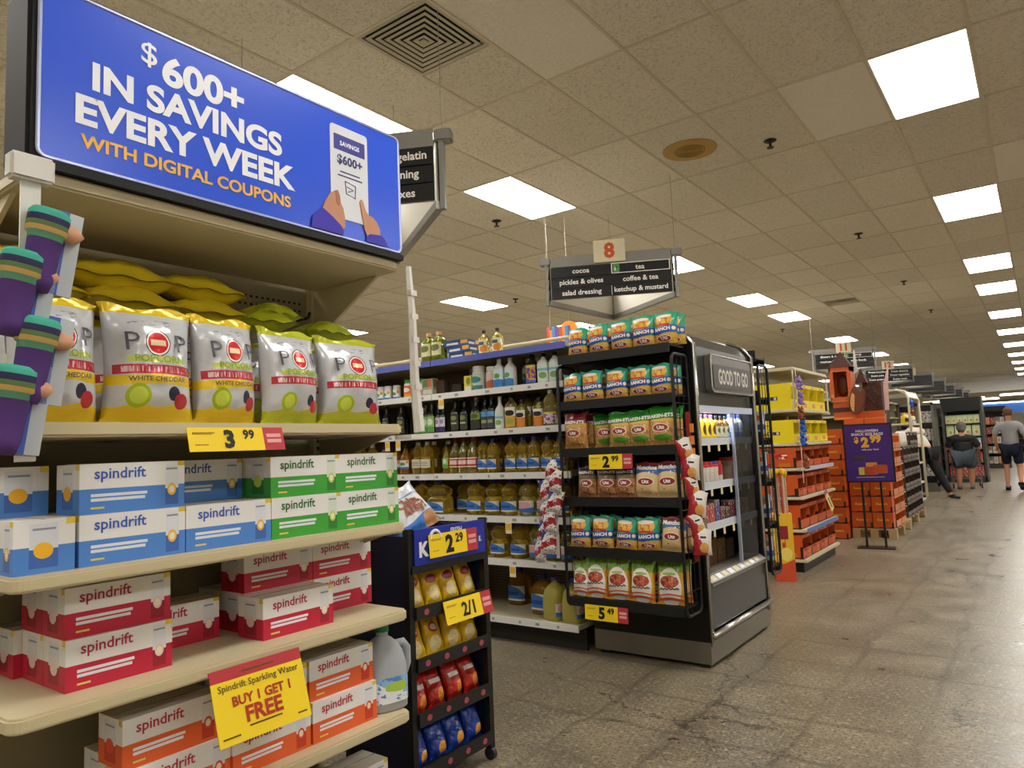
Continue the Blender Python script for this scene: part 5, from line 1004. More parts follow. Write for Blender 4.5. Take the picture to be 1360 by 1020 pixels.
ob('card', rectm(-.06, .06, -.22, -.04, 0, .002, mat('talker_yellow2', '#d8c878', .5)), tg); ob('red_end', rectm(-.06, .06, -.04, 0, 0, .002, mat('tag_plum', '#9a4a6a', .5)), tg); ob('print', rectm(-.015, .015, -.19, -.08, -.002, .001, mat('tag_lines2', '#6a5a34', .6)), tg)
def plush_kind(c1, c2, key):
    m1 = mat('plush_'+key, c1, .9, bump=.3, bscale=120); m2 = mat('plush2_'+key, c2, .9)
    def ell(cx, cy, cz, rx, ry, rz): 
        return MB().loft([(cz-rz*math.cos(a*math.pi/8), max(.001, rx*math.sin(a*math.pi/8)), max(.001, ry*math.sin(a*math.pi/8)), 2, cx, cy) for a in range(9)], 12)
    return [('body', ell(0, 0, .05, .035, .03, .05).mesh('b', m1, True)), ('head', ell(0, -.008, .125, .04, .035, .036).mesh('h', m1, True)), ('ear', ell(-.028, 0, .16, .014, .008, .02).mesh('e', m1, True), None, 1), ('ear', ell(.028, 0, .16, .014, .008, .02).mesh('e', m1, True), None, 1),
            ('muzzle', ell(0, -.04, .115, .018, .012, .013).mesh('m', m2, True), None, 1), ('arm', ell(-.042, -.012, .07, .014, .014, .028).mesh('a', m1, True)), ('arm', ell(.042, -.012, .07, .014, .014, .028).mesh('a', m1, True)), ('leg', ell(-.022, -.022, .012, .017, .024, .017).mesh('l', m1, True)), ('leg', ell(.022, -.022, .012, .017, .024, .017).mesh('l', m1, True))]
PL = {'purple': plush_kind('#8a6ab0', '#b8a0d0', 'p'), 'brown': plush_kind('#8a4a2a', '#d8b890', 'b'), 'blue': plush_kind('#2a5ab8', '#a8c0e0', 'u'), 'white': plush_kind('#d8d4cc', '#b0a8a0', 'w')}
st_ = thing('clip_strip', 'clip strip of small plush toys hanging at the candy shelf corner', 'clip strip', (-1.94, 7.40, 2.0), R(90))
ob('strip', MB().box(-.008, .008, -.003, 0, -1.12, .02).mesh('strip', mat('clip_plastic', '#d5d2cb')), st_)
for i, (c, z) in enumerate([('purple', 1.80), ('purple', 1.65), ('brown', 1.50), ('blue', 1.38), ('blue', 1.25), ('brown', 1.02)]):
    w = {'purple': ('upper', 'lower'), 'blue': ('upper', 'lower'), 'brown': ('upper', 'lower')}[c][sum(1 for q in [('purple', 1.80), ('purple', 1.65), ('brown', 1.50), ('blue', 1.38), ('blue', 1.25), ('brown', 1.02)][:i] if q[0] == c)]
    place(PL[c], 'plush_toy', f'small {c} plush toy on the candy shelf clip strip, {w} one', 'plush toy', (-1.915, 7.40+.02*(i % 2), z), rz=R(60+20*(i % 2)), sc=.78, group='plush toys on the clip strip')
# yellow floor dump bin of long sticks
db = thing('stick_display', 'narrow yellow and orange carton of long wrapped sticks on the floor', 'display bin', (-2.07, 7.02, 0), R(20))
ob('carton', MB().box(-.09, .09, -.08, .08, 0, .62).mesh('carton', pmat('bin_print', '#e8b82a', [('b', -.1, .30, .04, 4, 0, '#d8502a'), ('n', 4, 3, .60, '#c8481c'), ('r', .2, .75, .62, .82, '#8e1f2a'), ('e', .6, .4, .3, .1, '#f0d86a')])), db)
for k in range(7): ob('stick', MB().tube([(-.06+.02*k, -.04+.02*(k % 4), .55), (-.075+.022*k, -.05+.025*(k % 4), .98+.02*(k % 3))], .009, 6).mesh('stick', mat('stick_'+str(k % 3), ['#c8a88a', '#a8403a', '#d8c8b0'][k % 3], .5)), db)
for k in range(5): ob('stick_top', MB().loft([(0, .012, .012, 2), (.03, .026, .02, 2), (.06, .022, .018, 2), (.07, .006, .006, 2)], 10).mesh('top', mat('stick_yellow', '#e8b81e', .5), True), db, (-.055+.028*k, -.03+.02*(k % 3), .96+.015*(k % 2)))

# ------------------------------------------------------------------ sign stand, pallets of candy, cardboard castle
PUR = mat('poster_purple', '#3f1d78', .35)
ps = thing('poster_stand', 'purple Halloween $2.99 poster on a black floor stand', 'sign', (-1.69, 9.36, 0), R(6))
ob('base_plate', MB().box(-.20, .20, -.10, .12, 0, .012).mesh('base', BL, bevel=.003), ps)
for x in (-.10, .10): ob('post', MB().tube([(x, .02, .01), (x, .02, .80)], .013, 8).mesh('post', BL), ps)
fr_ = ob('frame', MB().box(-.265, .265, .0, .03, .765, 1.46).mesh('frame', BL, bevel=.004), ps)
ob('poster', MB().box(-.245, .245, -.003, .0, .785, 1.44).mesh('poster', PUR), fr_)
PW = mat('poster_white', '#e4dcec', .5); PG = mat('poster_gold', '#e8b23a', .5)
for s, m, w, x, z, b in (('HALLOWEEN', PW, .24, 0, 1.375, .03), ('SNACK SIZE BAGS', PW, .34, 0, 1.335, .03), ('with your Card', PW, .18, .02, 1.15, .02), ('$', PG, .05, -.12, 1.265, .05), ('2', PG, .085, -.03, 1.24, .06), ('99', PG, .12, .085, 1.275, .06)):
    ob('lettering', text(s, m, w=w, cx=x, cz=z, y=-.0045, bold=b), fr_)
for i, (x, z, w, h, c) in enumerate([(-.10, 1.055, .13, .06, '#3a2a34'), (-.06, .90, .12, .09, '#c8b84a'), (.02, .93, .12, .14, '#d88a3a'), (.0, .90, .12, .10, '#a83a2a'), (.11, .92, .15, .10, '#b84a1c')]):
    ob('pictured_bag', MB().prism(rrect(x-w/2, x+w/2, z-h/2, z+h/2, .012), -.005-.001*i, -.003, 'y').mesh('pic', pmat(f'pic{i}', c, [('n', 6, 6, .6, '#e6dcc8')])), fr_)
ob('fine_print', MB().box(-.15, .15, -.0045, -.003, .825, .829).mesh('l', PW), fr_)
WOOD = mat('pallet_wood', '#b09468', .8, var=.15, vscale=5, bump=.1)
def pallet(label, x0, x1, y0, y1):
    t = thing('pallet', label, 'pallet', (x0, y0, 0)); w, d = x1-x0, y1-y0
    for k in range(6): ob('deck_board', MB().box(0, w, k*(d-.1)/5, k*(d-.1)/5+.1, .115, .135).mesh('board', WOOD), t)
    for k in range(3): ob('bottom_board', MB().box(0, w, k*(d-.1)/2, k*(d-.1)/2+.1, 0, .018).mesh('board', WOOD), t)
    for k in range(3):
        for j in range(3): ob('block', MB().box(k*(w-.09)/2, k*(w-.09)/2+.09, j*(d-.12)/2, j*(d-.12)/2+.12, .018, .115).mesh('block', WOOD), t)
    return t
pallet('wooden pallet under the orange candy cartons', -2.10, -1.59, 10.15, 11.40); pallet('second wooden pallet under dark display boxes farther along the aisle', -2.10, -1.62, 11.55, 13.15)
rk = [('box', MB().box(-.118, .118, 0, .38, 0, .198).mesh('carton', ORR)), ('lettering', text("Reese's", YW, w=.13, cx=0, cz=.11, y=-.002, bold=.02, slant=.15), None, 0)]
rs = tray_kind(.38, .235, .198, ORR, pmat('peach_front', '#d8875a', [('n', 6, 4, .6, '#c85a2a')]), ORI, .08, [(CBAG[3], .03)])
for r in range(7):
    z = .1355+.2*r
    for c in range(2):
        x = -1.98+.245*c
        if c == 1:
            continue
        place(rk, 'candy_carton', f'orange candy carton on the pallet front, left column, {ORD[r]} from bottom', 'candy box', (x, 10.17, z), group='orange cartons on the pallet')
    place(rk, 'candy_carton', f'orange candy carton on the pallet front, right column, {ORD[r]} from bottom', 'candy box', (-1.735, 10.17, z), sc=(1, .40, 1), group='orange cartons on the pallet')
    if r < 6:
        place(rs, 'candy_carton', f'open orange candy carton on the pallet side, near column, {ORD[r]} from bottom', 'candy box', (-1.61, 10.53, z), rz=R(90), group='open cartons on the pallet side')
        place(rs, 'candy_carton', f'open orange candy carton on the pallet side, far column, {ORD[r]} from bottom', 'candy box', (-1.61, 10.93, z), rz=R(90), group='open cartons on the pallet side')
for r in range(7):
    place(rk, 'candy_carton', f'orange candy carton in the floor stack left of the pallet, {ORD[r]} from bottom', 'candy box', (-2.245, 10.02, .002+.203*r), rz=0, group='orange cartons in the floor stack')
# castle
BRK = mat('roof_brown', '#4a2a22', .7); ORT = pmat('castle_orange', '#c85a26', [('b', -.1, .12, '#e08a3a'), ('n', 3, 5, .62, '#c84a1c')]); CHO = mat('chocolate', '#6a351c', .5, bump=.1, bscale=30); PB = mat('peanut_filling', '#d8a05a', .7)
ca = thing('castle_display', 'cardboard castle display with brown roofs and a candy cup on the pallet', 'display', (-1.95, 10.35, 1.5405))
tw = ob('tower', MB().box(-.28, -.04, -.10, .14, .0, .26).mesh('tower', ORT), ca)
ob('tower_top', MB().box(-.30, -.28, -.12, .16, .26, .70).box(-.05, -.03, -.12, .16, .26, .70).box(-.30, -.03, .14, .16, .26, .70).box(-.30, -.03, -.12, .16, .24, .30).box(-.30, -.03, -.12, .16, .64, .70).box(-.28, -.25, -.12, -.10, .30, .64).box(-.08, -.05, -.12, -.10, .30, .64).mesh('top', ORT), ca)
ob('tower_band', MB().box(-.285, -.035, -.105, .145, .10, .16).mesh('band', BRK), tw)
def pyr(x0, x1, y0, y1, z0, z1, m):
    mb = MB(); mb.v = [(x0, y0, z0), (x1, y0, z0), (x1, y1, z0), (x0, y1, z0), ((x0+x1)/2, (y0+y1)/2, z1)]
    for f in ((0, 1, 4), (1, 2, 4), (2, 3, 4), (3, 0, 4), (3, 2, 1, 0)): mb.face(f)
    return mb.mesh('roof', m)
rf = ob('tower_roof', pyr(-.31, -.02, -.13, .17, .70, .92, BRK), ca)
ob('cup_in_window', MB().loft([(.0, .02, .008, 2), (.06, .055, .015, 2), (.16, .065, .02, 2), (.24, .06, .018, 2), (.30, .02, .008, 2)], 16).mesh('cup', CHO, True), ca, (-.175, .06, .31))
cup = ob('candy_cup', MB().prism([(.095*math.cos(a)+(.0), .20*math.sin(a)) for a in [R(x) for x in range(120, 420, 10)]]+[(.02, .10), (-.0, .13)], -.03, .03, 'y').mesh('cup', CHO, bevel=.008), ca, Matrix.Translation((.03, -.16, .25)) @ Matrix.Rotation(R(10), 4, 'Y'))
ob('cup_filling', MB().prism([(.075*math.cos(a), .17*math.sin(a)) for a in [R(x) for x in range(150, 260, 12)]]+[(-.02, -.05), (-.03, .06)], -.034, -.031, 'y').mesh('fill', PB), cup)
ob('castle_wall', MB().box(-.10, .30, .05, .09, .0, .10).mesh('wall', ORT), ca)
t2 = ob('keep', MB().box(.07, .28, .10, .32, -.0, .06).mesh('keep', ORT), ca)
for j in range(9):
    for k in range(4):
        off = .026 if j % 2 else 0
        a, b = max(.06, .06+k*.06-off), min(.285, .06+(k+1)*.06-.004-off+(.03 if k == 3 else 0))
        ob('brick', MB().box(a, b, .09, .12, .06+j*.047, .06+(j+1)*.047-.004).mesh('brick', mat('brick_brown'+str((j+k) % 3), ['#4a2a22', '#42251e', '#512f26'][(j+k) % 3], .7)), t2)
ob('keep_core', MB().box(.065, .28, .115, .32, .06, .48).mesh('core', BRK), t2)
ob('keep_roof', pyr(-.01, .13, .0, .14, .48, .68, BRK), ca)
ob('white_spire', MB().prism([(-.04, .60), (.02, .64), (.0, .93), (-.015, .93)], .10, .11, 'y').mesh('sp', mat('spire_white', '#d8d4cc', .6)), ca)
ob('pink_spire', MB().prism([(.295, .10), (.345, .10), (.36, .45), (.385, .72), (.30, .44)], .16, .17, 'y').mesh('sp', mat('spire_pink', '#d8b0a8', .6)), ca)
# dark display boxes on the second pallet
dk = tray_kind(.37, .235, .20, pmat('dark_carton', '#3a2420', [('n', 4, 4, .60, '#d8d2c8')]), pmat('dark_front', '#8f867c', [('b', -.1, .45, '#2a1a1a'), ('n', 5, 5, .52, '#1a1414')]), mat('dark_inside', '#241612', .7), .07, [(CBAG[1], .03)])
for c in range(4):
    for r in range(5 if c < 2 else 6):
        place(dk, 'candy_carton', f'dark brown and white open carton on the second pallet, column {["one", "two", "three", "four"][c]}, {ORD[r]} up', 'candy box', (-1.64, 11.76+.39*c, .1355+.202*r), rz=R(90), group='dark cartons on the second pallet')
gho = [('body', MB().loft([(0, .06, .04, 2), (.08, .05, .035, 2), (.15, .045, .035, 2), (.20, .03, .025, 2), (.215, .008, .008, 2)], 14).mesh('g', mat('ghost_white', '#dcd9d2', .9), True))]
for i, (y, z) in enumerate([(11.66, 1.146), (11.82, 1.146), (12.0, 1.146), (12.2, 1.146)]): place(gho, 'ghost_plush', f'white ghost plush on the dark cartons, {["nearest", "second", "third", "farthest"][i]}', 'plush toy', (-1.70, y, z), rz=R(30*i), group='ghost plush toys')

# ------------------------------------------------------------------ farther shelf ends along the main aisle
FE = thing('shelf_unit', 'cream shelf unit with curved canopy past the castle display', 'shelf', (-1.83, 14.55, 0), R(90))
for z in (1.50, 1.15, .80, .45, .14): ob('shelf', shelf_plate(z, .5, .60, .03, .02, CRM), FE)
ob('canopy', MB().prism([(-.02, 1.95), (.04, 2.05), (.16, 2.10), (.5, 2.10), (.5, 2.07), (.16, 2.07), (.06, 2.02), (.0, 1.93)], -.62, .62, 'x').mesh('canopy', CRM), FE)
for sx in (-1, 1):
    ob('canopy_arm', MB().tube([(sx*.61, -.01, .14), (sx*.61, -.01, 1.93), (sx*.61, .04, 2.05), (sx*.61, .18, 2.09)], .022, 8).mesh('arm', CRM, True), FE)
ob('back_panel', MB().box(-.58, .58, .48, .5, .1, 2.07).mesh('back', BL), FE); ob('kick_plate', MB().box(-.58, .58, .04, .5, 0, .11).mesh('kick', BL), FE)
ybk = bottle_kind('far_y', .20, .055, mat('yellow_sauce', '#d8b41c', .35), CAPK, None, 'tall', n=2.4)
ybk.append(('label', MB().loft([(.03, .055, .055, 2.4), (.09, .055, .055, 2.4)], 10, -70, 70, .001).mesh('label', BLACK, True)))
for r, z in enumerate((1.50, 1.15)):
    for i in range(8): place(ybk, 'sauce_bottle', f'yellow bottle with black label, {ORD[i]} from left, {["upper", "lower"][r]} shelf past the castle', 'bottle', (-1.93, 14.06+.14*i, z+.0005), rz=R(90), group='yellow bottles past the castle display')
for r, z in enumerate((.80, .45, .14)):
    for i in range(3): cpack(f'white and black carton, {ORD[i]} from left, {["third", "fourth", "bottom"][r]} shelf past the castle', 14.18+.37*i, z+.0005, .33, .24, .3, pmat('bw_carton', '#cfcac0', [('e', .5, .5, .35, .3, '#26201e'), ('n', 4, 4, .62, '#8a7a5a')]), x=-1.88, group='cartons past the castle display', name='carton', cat='carton')
for i, c in enumerate(('blue', 'brown', 'white')): place(PL[c], 'plush_toy', f'small {c} plush toy hanging on the curved canopy arm', 'plush toy', (-1.775, 13.94, 1.78-.16*i), rz=R(20), sc=.75, group='plush toys on the canopy arm')

def tall_case(label, x0, x1, y, h, header=.35, goods=True, name='display_case', hd='#121212', d=.75):
    """tall dark shelving case that faces the camera side of the aisle (-Y)"""
    t = thing(name, label, 'display case', ((x0+x1)/2, y, 0)); w2 = (x1-x0)/2
    for sx in (-1, 1): ob('side_panel', MB().box(sx*w2-.03, sx*w2+.03, 0, d, 0, h).mesh('side', mat('case_grey', '#4c4a46', .4, .3)), t)
    ob('back_panel', MB().box(-w2, w2, d-.03, d, .05, h).mesh('back', CBK), t); ob('header', MB().box(-w2, w2, -.02, .25, h-header, h).mesh('header', mat('case_header', hd, .4)), t)
    ob('base', MB().box(-w2, w2, .0, d-.03, 0, .16).mesh('base', mat('case_base', '#3a3734', .5)), t)
    for z in (.16, .52, .86, 1.20, 1.53): ob('shelf', MB().box(-w2+.03, w2-.03, .03, d-.03, z-.02, z).mesh('shelf', mat('case_shelf', '#5a5a3a', .4)), t)
    return t
tall_case('black shelving case of pale green boxes behind the woman shopper', -2.12, -1.26, 22.0, 2.2)
pg_m = pmat('palegreen_box', '#b9c49a', [('e', .5, .4, .3, .25, '#d8c8a0'), ('e', .55, .35, .2, .15, '#b8863a'), ('b', .85, 1.1, '#8fae6a')]); rdm = pmat('red_box', '#a8342c', [('n', 4, 4, .55, '#d8c8b8'), ('b', .8, 1.1, '#8e2a2a')]); whm = pmat('white_box', '#cfd3d4', [('e', .5, .45, .3, .25, '#c89a5a'), ('b', .8, 1.1, '#a8b8c8')])
for z, m, n, w, h, cn in ((1.53, pg_m, 6, .13, .22, 'pale green'), (1.20, pg_m, 4, .18, .28, 'pale green'), (.86, whm, 4, .18, .28, 'white'), (.52, rdm, 5, .15, .26, 'red'), (.16, rdm, 5, .15, .28, 'red')):
    for i in range(n): small_box('food_box', f'{cn} box, {ORD[i]} from left, {"top" if z == 1.53 else "second" if z == 1.2 else "third" if z == .86 else "fourth" if z == .52 else "bottom"} shelf of the case behind the woman', 'box', (-2.06+(.77/n)*(i+.5)-.015, 22.06, z+.0005), w*.95, .2, h, m, group='boxes in the case behind the woman')
fz = thing('freezer_case', 'grey framed glass door freezer beside the leaning worker', 'freezer', (-2.30, 18.6, 0), 0)
FG = mat('freezer_frame', '#77736a', .35, .6)
ob('body', MB().box(-.4, .32, .05, .9, .08, 2.0).mesh('body', CBK), fz); ob('base', MB().box(-.42, .34, .0, .9, 0, .12).mesh('base', FG), fz)
for i, (a, b) in enumerate(((-.38, -.03), (-.01, .34))):
    dr = ob('door', MB().box(a, a+.045, .0, .05, .12, 2.0).box(b-.045, b, .0, .05, .12, 2.0).box(a, b, .0, .05, 1.94, 2.0).box(a, b, .0, .05, .12, .2).mesh('door', FG), fz)
    ob('handle', MB().tube([(b-.06, -.03, .8), (b-.06, -.03, 1.4)], .012, 8).mesh('handle', CHROME), dr)
    for z in (.35, .75, 1.15, 1.55): ob('package', MB().box(a+.05, b-.05, .035, .05, z, z+.26).mesh('pk', pmat('frozen_pack', '#8a8f94', [('n', 5, 3, .5, '#c8b8a8'), ('n', 4, 4, .6, '#3a3a44')])), dr)
tall_case('far dark case of packaged food between woman and man', -1.66, -1.02, 30, 2.15, .18, hd='#1a1a1a')
for z in (.16, .52, .86, 1.20, 1.53):
    for i in range(4): small_box('food_box', f'small {["red", "tan", "white", "orange"][(i+int(z*10)) % 4]} box, {ORD[i]} from left on the far case shelf at {["ankle", "knee", "hip", "chest", "eye"][(.16, .52, .86, 1.20, 1.53).index(z)]} height', 'box', (-1.55+.14*i, 30.06, z+.0005), .12, .2, .24, [rdm, bx_m, whm, pmat('orange_box', '#c8783a', [('n', 4, 4, .55, '#e0d0b0')])][(i+int(z*10)) % 4], group='boxes in the far case')
for i, (y, x1, h) in enumerate([(25.5, -1.75, 2.05), (28.0, -1.75, 2.1), (33.2, -1.9, 2.0), (36.5, -1.9, 2.0), (39.5, -1.9, 2.0)]):
    tall_case(f'dark aisle end case, {ORD[i]} beyond the freezer', -2.6, x1, y, h, .25)
bs = thing('blue_sign', 'wide blue department sign on the far back area', 'sign', (-1.9, 43.6, 2.15))
ob('panel', MB().box(-.9, 1.6, 0, .06, 0, .55).mesh('panel', mat('dept_blue', '#3a78c8', .4)), bs); ob('light_bar', MB().box(-.9, 1.6, -.05, .0, .50, .56).mesh('bar', mat('dept_led', '#dfeaff', .5, emit=3)), bs); ob('post', MB().box(-.85, -.75, 0, .06, -2.15, 0).box(1.45, 1.55, 0, .06, -2.15, 0).mesh('post', BL), bs)
tall_case('low white counter case at the very back beneath the blue sign', -2.6, .2, 42.6, 1.5, .3, hd='#c8c4b8')

# ------------------------------------------------------------------ people
def skin(verts, edges, root=0, sub=1):
    """verts: (x,y,z,r) or (x,y,z,rx,ry); one continuous skinned surface"""
    me = bpy.data.meshes.new('s'); me.from_pydata([v[:3] for v in verts], edges, []); o = bpy.data.objects.new('s', me); COL.objects.link(o)
    md = o.modifiers.new('skin', 'SKIN'); md.use_smooth_shade = True
    lay = me.skin_vertices[0].data if me.skin_vertices else None
    if lay is None:
        bm = bmesh.new(); bm.from_mesh(me); bm.verts.layers.skin.verify(); bm.to_mesh(me); bm.free(); lay = me.skin_vertices[0].data
    for i, v in enumerate(verts):
        lay[i].radius = (v[3], v[4] if len(v) > 4 else v[3]); lay[i].use_root = i == root
    ss = o.modifiers.new('sub', 'SUBSURF'); ss.levels = sub; ss.render_levels = sub
    dg = bpy.context.evaluated_depsgraph_get(); dg.update()
    out = bpy.data.meshes.new_from_object(o.evaluated_get(dg)); bpy.data.objects.remove(o)
    for p in out.polygons: p.use_smooth = True
    return out
SKIN = mat('skin', '#c08a6c', .6)
def chain(V, E, pts, start=None):
    last = start
    for p in pts:
        V.append(p); i = len(V)-1
        if last is not None: E.append((last, i))
        last = i
    return last
def hand(V, E, wrist, d, side):
    """palm and five unequal fingers from a wrist vertex; d = pointing direction, side = thumb direction"""
    w = Vector(V[wrist][:3]); d = Vector(d).normalized(); s = Vector(side).normalized(); n = d.cross(s)
    p = w+d*.05; V.append((*p, .022)); pi = len(V)-1; E.append((wrist, pi))
    for k, (o_, l) in enumerate(((.028, .062), (.010, .072), (-.009, .067), (-.027, .053))):
        a = p+d*.03+s*o_; b = a+d*l*.5+n*.006; c = a+d*l*.9+n*.024
        V.append((*a, .009)); V.append((*b, .0085)); V.append((*c, .0075)); q = len(V); E += [(pi, q-3), (q-3, q-2), (q-2, q-1)]
    a = w+d*.025+s*.032; b = a+d*.025+s*.018+n*.008; V.append((*a, .0105)); V.append((*b, .009)); q = len(V); E += [(wrist, q-2), (q-2, q-1)]
def person(label, loc, rz, J, hair, shirt, pants, shoe, girth=1.0, long_pants=False, sleeve=.5):
    """J: joints in the person's frame (facing +y); z up from the floor"""
    t = thing('person', label, 'person', loc, rz); g = girth; a_ = 1+(girth-1)*.45
    P = {k: Vector(v) for k, v in J.items()}
    V, E = [], []
    hip = (P['lh']+P['rh'])/2
    V.append((*hip, .13*g, .11*g))
    wa = chain(V, E, [(*(hip.lerp(P['neck'], .35)), .125*g, .10*g), (*(hip.lerp(P['neck'], .72)), .145*g, .11*g), (*(hip.lerp(P['neck'], .90)), .09*a_, .08*a_)], 0); chest = wa
    nk = chain(V, E, [(*P['neck'], .052), (*(P['neck'].lerp(P['head'], .55)), .05), (*(P['head']+Vector((0, .012, -.035))), .078, .088), (*(P['head']+Vector((0, 0, .05))), .078, .09), (*(P['head']+Vector((0, -.005, .10))), .045, .05)], chest)
    V.append((*(P['head']+Vector((0, .098, -.005))), .014)); E.append((nk-2, len(V)-1))            # nose
    for s in 'lr':
        a = chain(V, E, [(*P[s+'s'], .060*a_), (*P[s+'e'], .043*a_), (*P[s+'w'], .030)], chest); sd = Vector((1 if s == 'l' else -1, 0, .3))
        hand(V, E, a, P[s+'w']-P[s+'e'], sd)
        chain(V, E, [(*P[s+'h'], .095*g), (*(P[s+'h'].lerp(P[s+'k'], .5)), .08*g), (*P[s+'k'], .056*g), (*(P[s+'k'].lerp(P[s+'a'], .35)), .056*g), (*P[s+'a'], .036), (*(P[s+'a']+Vector((0, .10, -.045))), .034)], 0)
    ob('body', skin(V, E), t, None).data.materials.append(SKIN)
    # shirt
    V, E = [(*(hip+Vector((0, 0, .02))), .165*g, .14*g)], []
    c = chain(V, E, [(*(hip.lerp(P['neck'], .35)), .15*g, .125*g), (*(hip.lerp(P['neck'], .72)), .165*g, .13*g), (*(hip.lerp(P['neck'], .90)), .135*a_, .11*a_)], 0)
    V.append((*(P['neck']+Vector((0, 0, .025))), .064)); E.append((c, len(V)-1))
    for s in 'lr':
        if sleeve >= 1: chain(V, E, [(*P[s+'s'], .074*a_), (*P[s+'e'], .058*a_), (*(P[s+'e'].lerp(P[s+'w'], .95)), .042)], c)
        else: chain(V, E, [(*P[s+'s'], .082*a_), (*(P[s+'s'].lerp(P[s+'e'], .55)), .070*a_), (*(P[s+'s'].lerp(P[s+'e'], .85)), .070*a_)], c)
    ob('shirt', skin(V, E), t).data.materials.append(shirt)
    V, E = [(*(hip+Vector((0, 0, .03))), .158*g, .135*g)], []
    for s in 'lr':
        pts = [(*P[s+'h'], .112*g), (*(P[s+'h'].lerp(P[s+'k'], .5)), .10*g)]
        pts += [(*P[s+'k'], .078*g), (*(P[s+'k'].lerp(P[s+'a'], .5)), .066*g), (*(P[s+'a']+Vector((0, 0, .02))), .058)] if long_pants else [(*(P[s+'h'].lerp(P[s+'k'], .88)), .098*g)]
        chain(V, E, pts, 0)
    ob('trousers' if long_pants else 'shorts', skin(V, E), t).data.materials.append(pants)
    for s in 'lr':
        a = P[s+'a']; f = Vector((0, 1, 0)) if abs(J.get(s+'f', (0, 1, 0))[1]) > .5 else Vector(J[s+'f'])
        if s+'f' in J: f = Vector(J[s+'f']).normalized()
        V = [(*(a+Vector((0, 0, -.01))), .05), (*(a-f*.035+Vector((0, 0, -.05))), .042, .036), (*(a+f*.08+Vector((0, 0, -.052))), .045, .034), (*(a+f*.165+Vector((0, 0, -.06))), .038, .026)]
        ob('shoe', skin(V, [(0, 1), (0, 2), (2, 3)]), t).data.materials.append(shoe)
    h0 = P['head']
    hm, hk = hair; hs_ = 1.12 if hk == 'full' else 1
    ob('hair', MB().loft([(h0.z-.06+z, .088*r*hs_, .10*r*hs_, 2, h0.x, h0.y-.018-.02*(z < .04)) for z, r in (((-.035, .55), (0, .80), (.03, .92)) if hk != 'bald' else ((.03, .78),))+((.06, 1.0), (.11, 1.04), (.155, .92), (.19, .6), (.205, .15))], 18).mesh('hair', hm, True), t)
    for sx in (-1, 1):
        ob('ear', MB().loft([(h0.z-.03+.06*k/4, .010*math.sin(math.pi*(k+.5)/5.5)+.003, .02*math.sin(math.pi*(k+.5)/5.5)+.003, 2, h0.x+sx*.088, h0.y+.005) for k in range(5)], 10).mesh('ear', SKIN, True), t)
        ob('eye', MB().loft([(h0.z-.001+.018*k/4, .010*math.sin(math.pi*(k+.5)/5.5)+.001, .006, 2, h0.x+sx*.032, h0.y+.086) for k in range(5)], 8).mesh('eye', BLACK, True), t)
    ob('mouth', MB().box(h0.x-.022, h0.x+.022, h0.y+.080, h0.y+.088, h0.z-.056, h0.z-.050).mesh('mouth', mat('lips', '#8e4a40', .6)), t)
    return t
GREYT = mat('grey_tshirt', '#8f8f8f', .9, bump=.15, bscale=40); NVY = mat('navy_shorts', '#10142a', .9); CHAR = mat('charcoal_tshirt', '#2c2c2e', .9, bump=.15, bscale=40); SLATE = mat('slate_shorts', '#4a5560', .9, bump=.15, bscale=60); WSH = mat('white_shirt', '#d0c6ba', .9, bump=.15, bscale=40); BPN = mat('black_trousers', '#101012', .8)
person('man in grey t-shirt and navy shorts walking away down the aisle', (-.60, 18.95, 0), R(-4),
       dict(head=(0, .03, 1.655), neck=(0, 0, 1.48), lh=(-.10, 0, .90), rh=(.10, 0, .90), ls=(-.20, -.01, 1.42), rs=(.20, -.01, 1.42), le=(-.29, -.03, 1.16), re=(.28, -.05, 1.15), lw=(-.27, .12, .96), rw=(.30, .06, .93),
            lk=(-.12, .10, .50), rk=(.13, -.04, .49), la=(-.13, .02, .085), ra=(.15, -.36, .20), lf=(0, 1, 0), rf=(0, .75, -.65)), (mat('hair_brown', '#5a3c28', .8), 'bald'), GREYT, NVY, mat('black_shoe', '#121214', .6), 1.08)
person('grey-haired woman in charcoal t-shirt and slate shorts pushing a cart', (-1.52, 19.35, 0), R(2),
       dict(head=(0, .05, 1.40), neck=(0, 0, 1.25), lh=(-.10, 0, .76), rh=(.10, 0, .76), ls=(-.20, .0, 1.14), rs=(.20, .0, 1.14), le=(-.33, .04, .92), re=(.33, .04, .92), lw=(-.24, .27, .95), rw=(.24, .27, .95),
            lk=(-.12, .03, .42), rk=(.12, .07, .42), la=(-.13, -.02, .085), ra=(.11, .05, .085)), (mat('hair_grey', '#6f675e', .9), 'full'), CHAR, SLATE, mat('grey_shoe', '#7a7873', .7), 1.42)
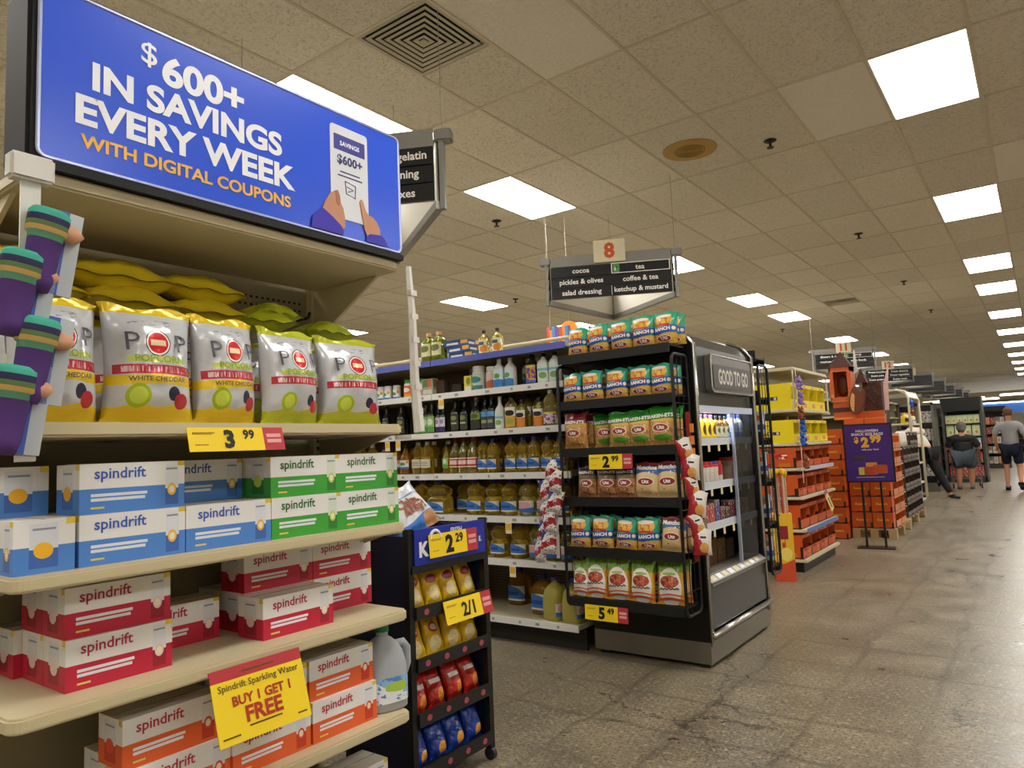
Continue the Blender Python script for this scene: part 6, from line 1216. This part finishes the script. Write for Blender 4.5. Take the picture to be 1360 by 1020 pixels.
person('worker in white shirt and black trousers leaning into the shelf end', (-1.96, 16.75, 0), R(62),
       dict(head=(0, .36, 1.56), neck=(0, .24, 1.40), lh=(-.09, 0, .92), rh=(.09, 0, .92), ls=(-.19, .20, 1.36), rs=(.19, .20, 1.36), le=(-.20, .42, 1.18), re=(.20, .44, 1.20), lw=(-.13, .62, 1.25), rw=(.13, .62, 1.25),
            lk=(-.10, .10, .50), rk=(.10, -.16, .50), la=(-.12, .06, .085), ra=(.12, -.36, .085), rf=(.3, -.9, 0)), (mat('hair_sandy', '#7a6a50', .9), 'full'), WSH, BPN, mat('black_shoe', '#121214'), 1.12, True, 1)
# shopping cart
WIRE = mat('cart_wire', '#7f7d78', .3, .8)
sc_ = thing('shopping_cart', 'grey wire shopping cart pushed by the woman', 'shopping cart', (-1.52, 19.66, 0), R(2))
ob('handle', MB().tube([(-.29, 0, 1.0), (.29, 0, 1.0)], .016, 8).mesh('handle', mat('cart_handle', '#3a3a3c', .4)), sc_)
for sx in (-1, 1):
    ob('side_frame', MB().tube([(sx*.29, 0, 1.0), (sx*.285, .06, .92), (sx*.28, .12, .55), (sx*.28, .06, .16), (sx*.28, .04, .10)], .013, 6).tube([(sx*.28, .06, .18), (sx*.22, .85, .20)], .012, 6).tube([(sx*.285, .06, .92), (sx*.24, .92, .86)], .012, 6).mesh('frame', WIRE), sc_)
    for y, w in ((.04, .28), (.84, .22)): ob('caster', MB().tube([(sx*w-.015, y, .06), (sx*w+.015, y, .06)], .058, 14).mesh('caster', mat('caster', '#2a2a2c')), sc_)
bk = MB()
for k in range(8):
    z = .52+.055*k; bk.tube([(-.27, .10, z), (-.22, .90, z), (.22, .90, z), (.27, .10, z)], .004, 4, True)
for k in range(12):
    x = -.24+.48*k/11; bk.tube([(x, .10, .92), (x, .10, .52), (x*.85, .90, .52), (x*.85, .90, .90)], .004, 4)
for k in range(10):
    for sx in (-1, 1): bk.tube([(sx*(.27-.05*k/9), .10+.8*k/9, .52), (sx*(.275-.045*k/9), .10+.8*k/9, .90)], .004, 4)
ob('wire_basket', bk.mesh('basket', WIRE), sc_)
ob('bottom_rack', MB().tube([(-.24, .12, .22), (.24, .12, .22), (.2, .8, .22), (-.2, .8, .22)], .010, 6, True).tube([(0, .12, .22), (0, .8, .22)], .007, 5).mesh('rack', WIRE), sc_)
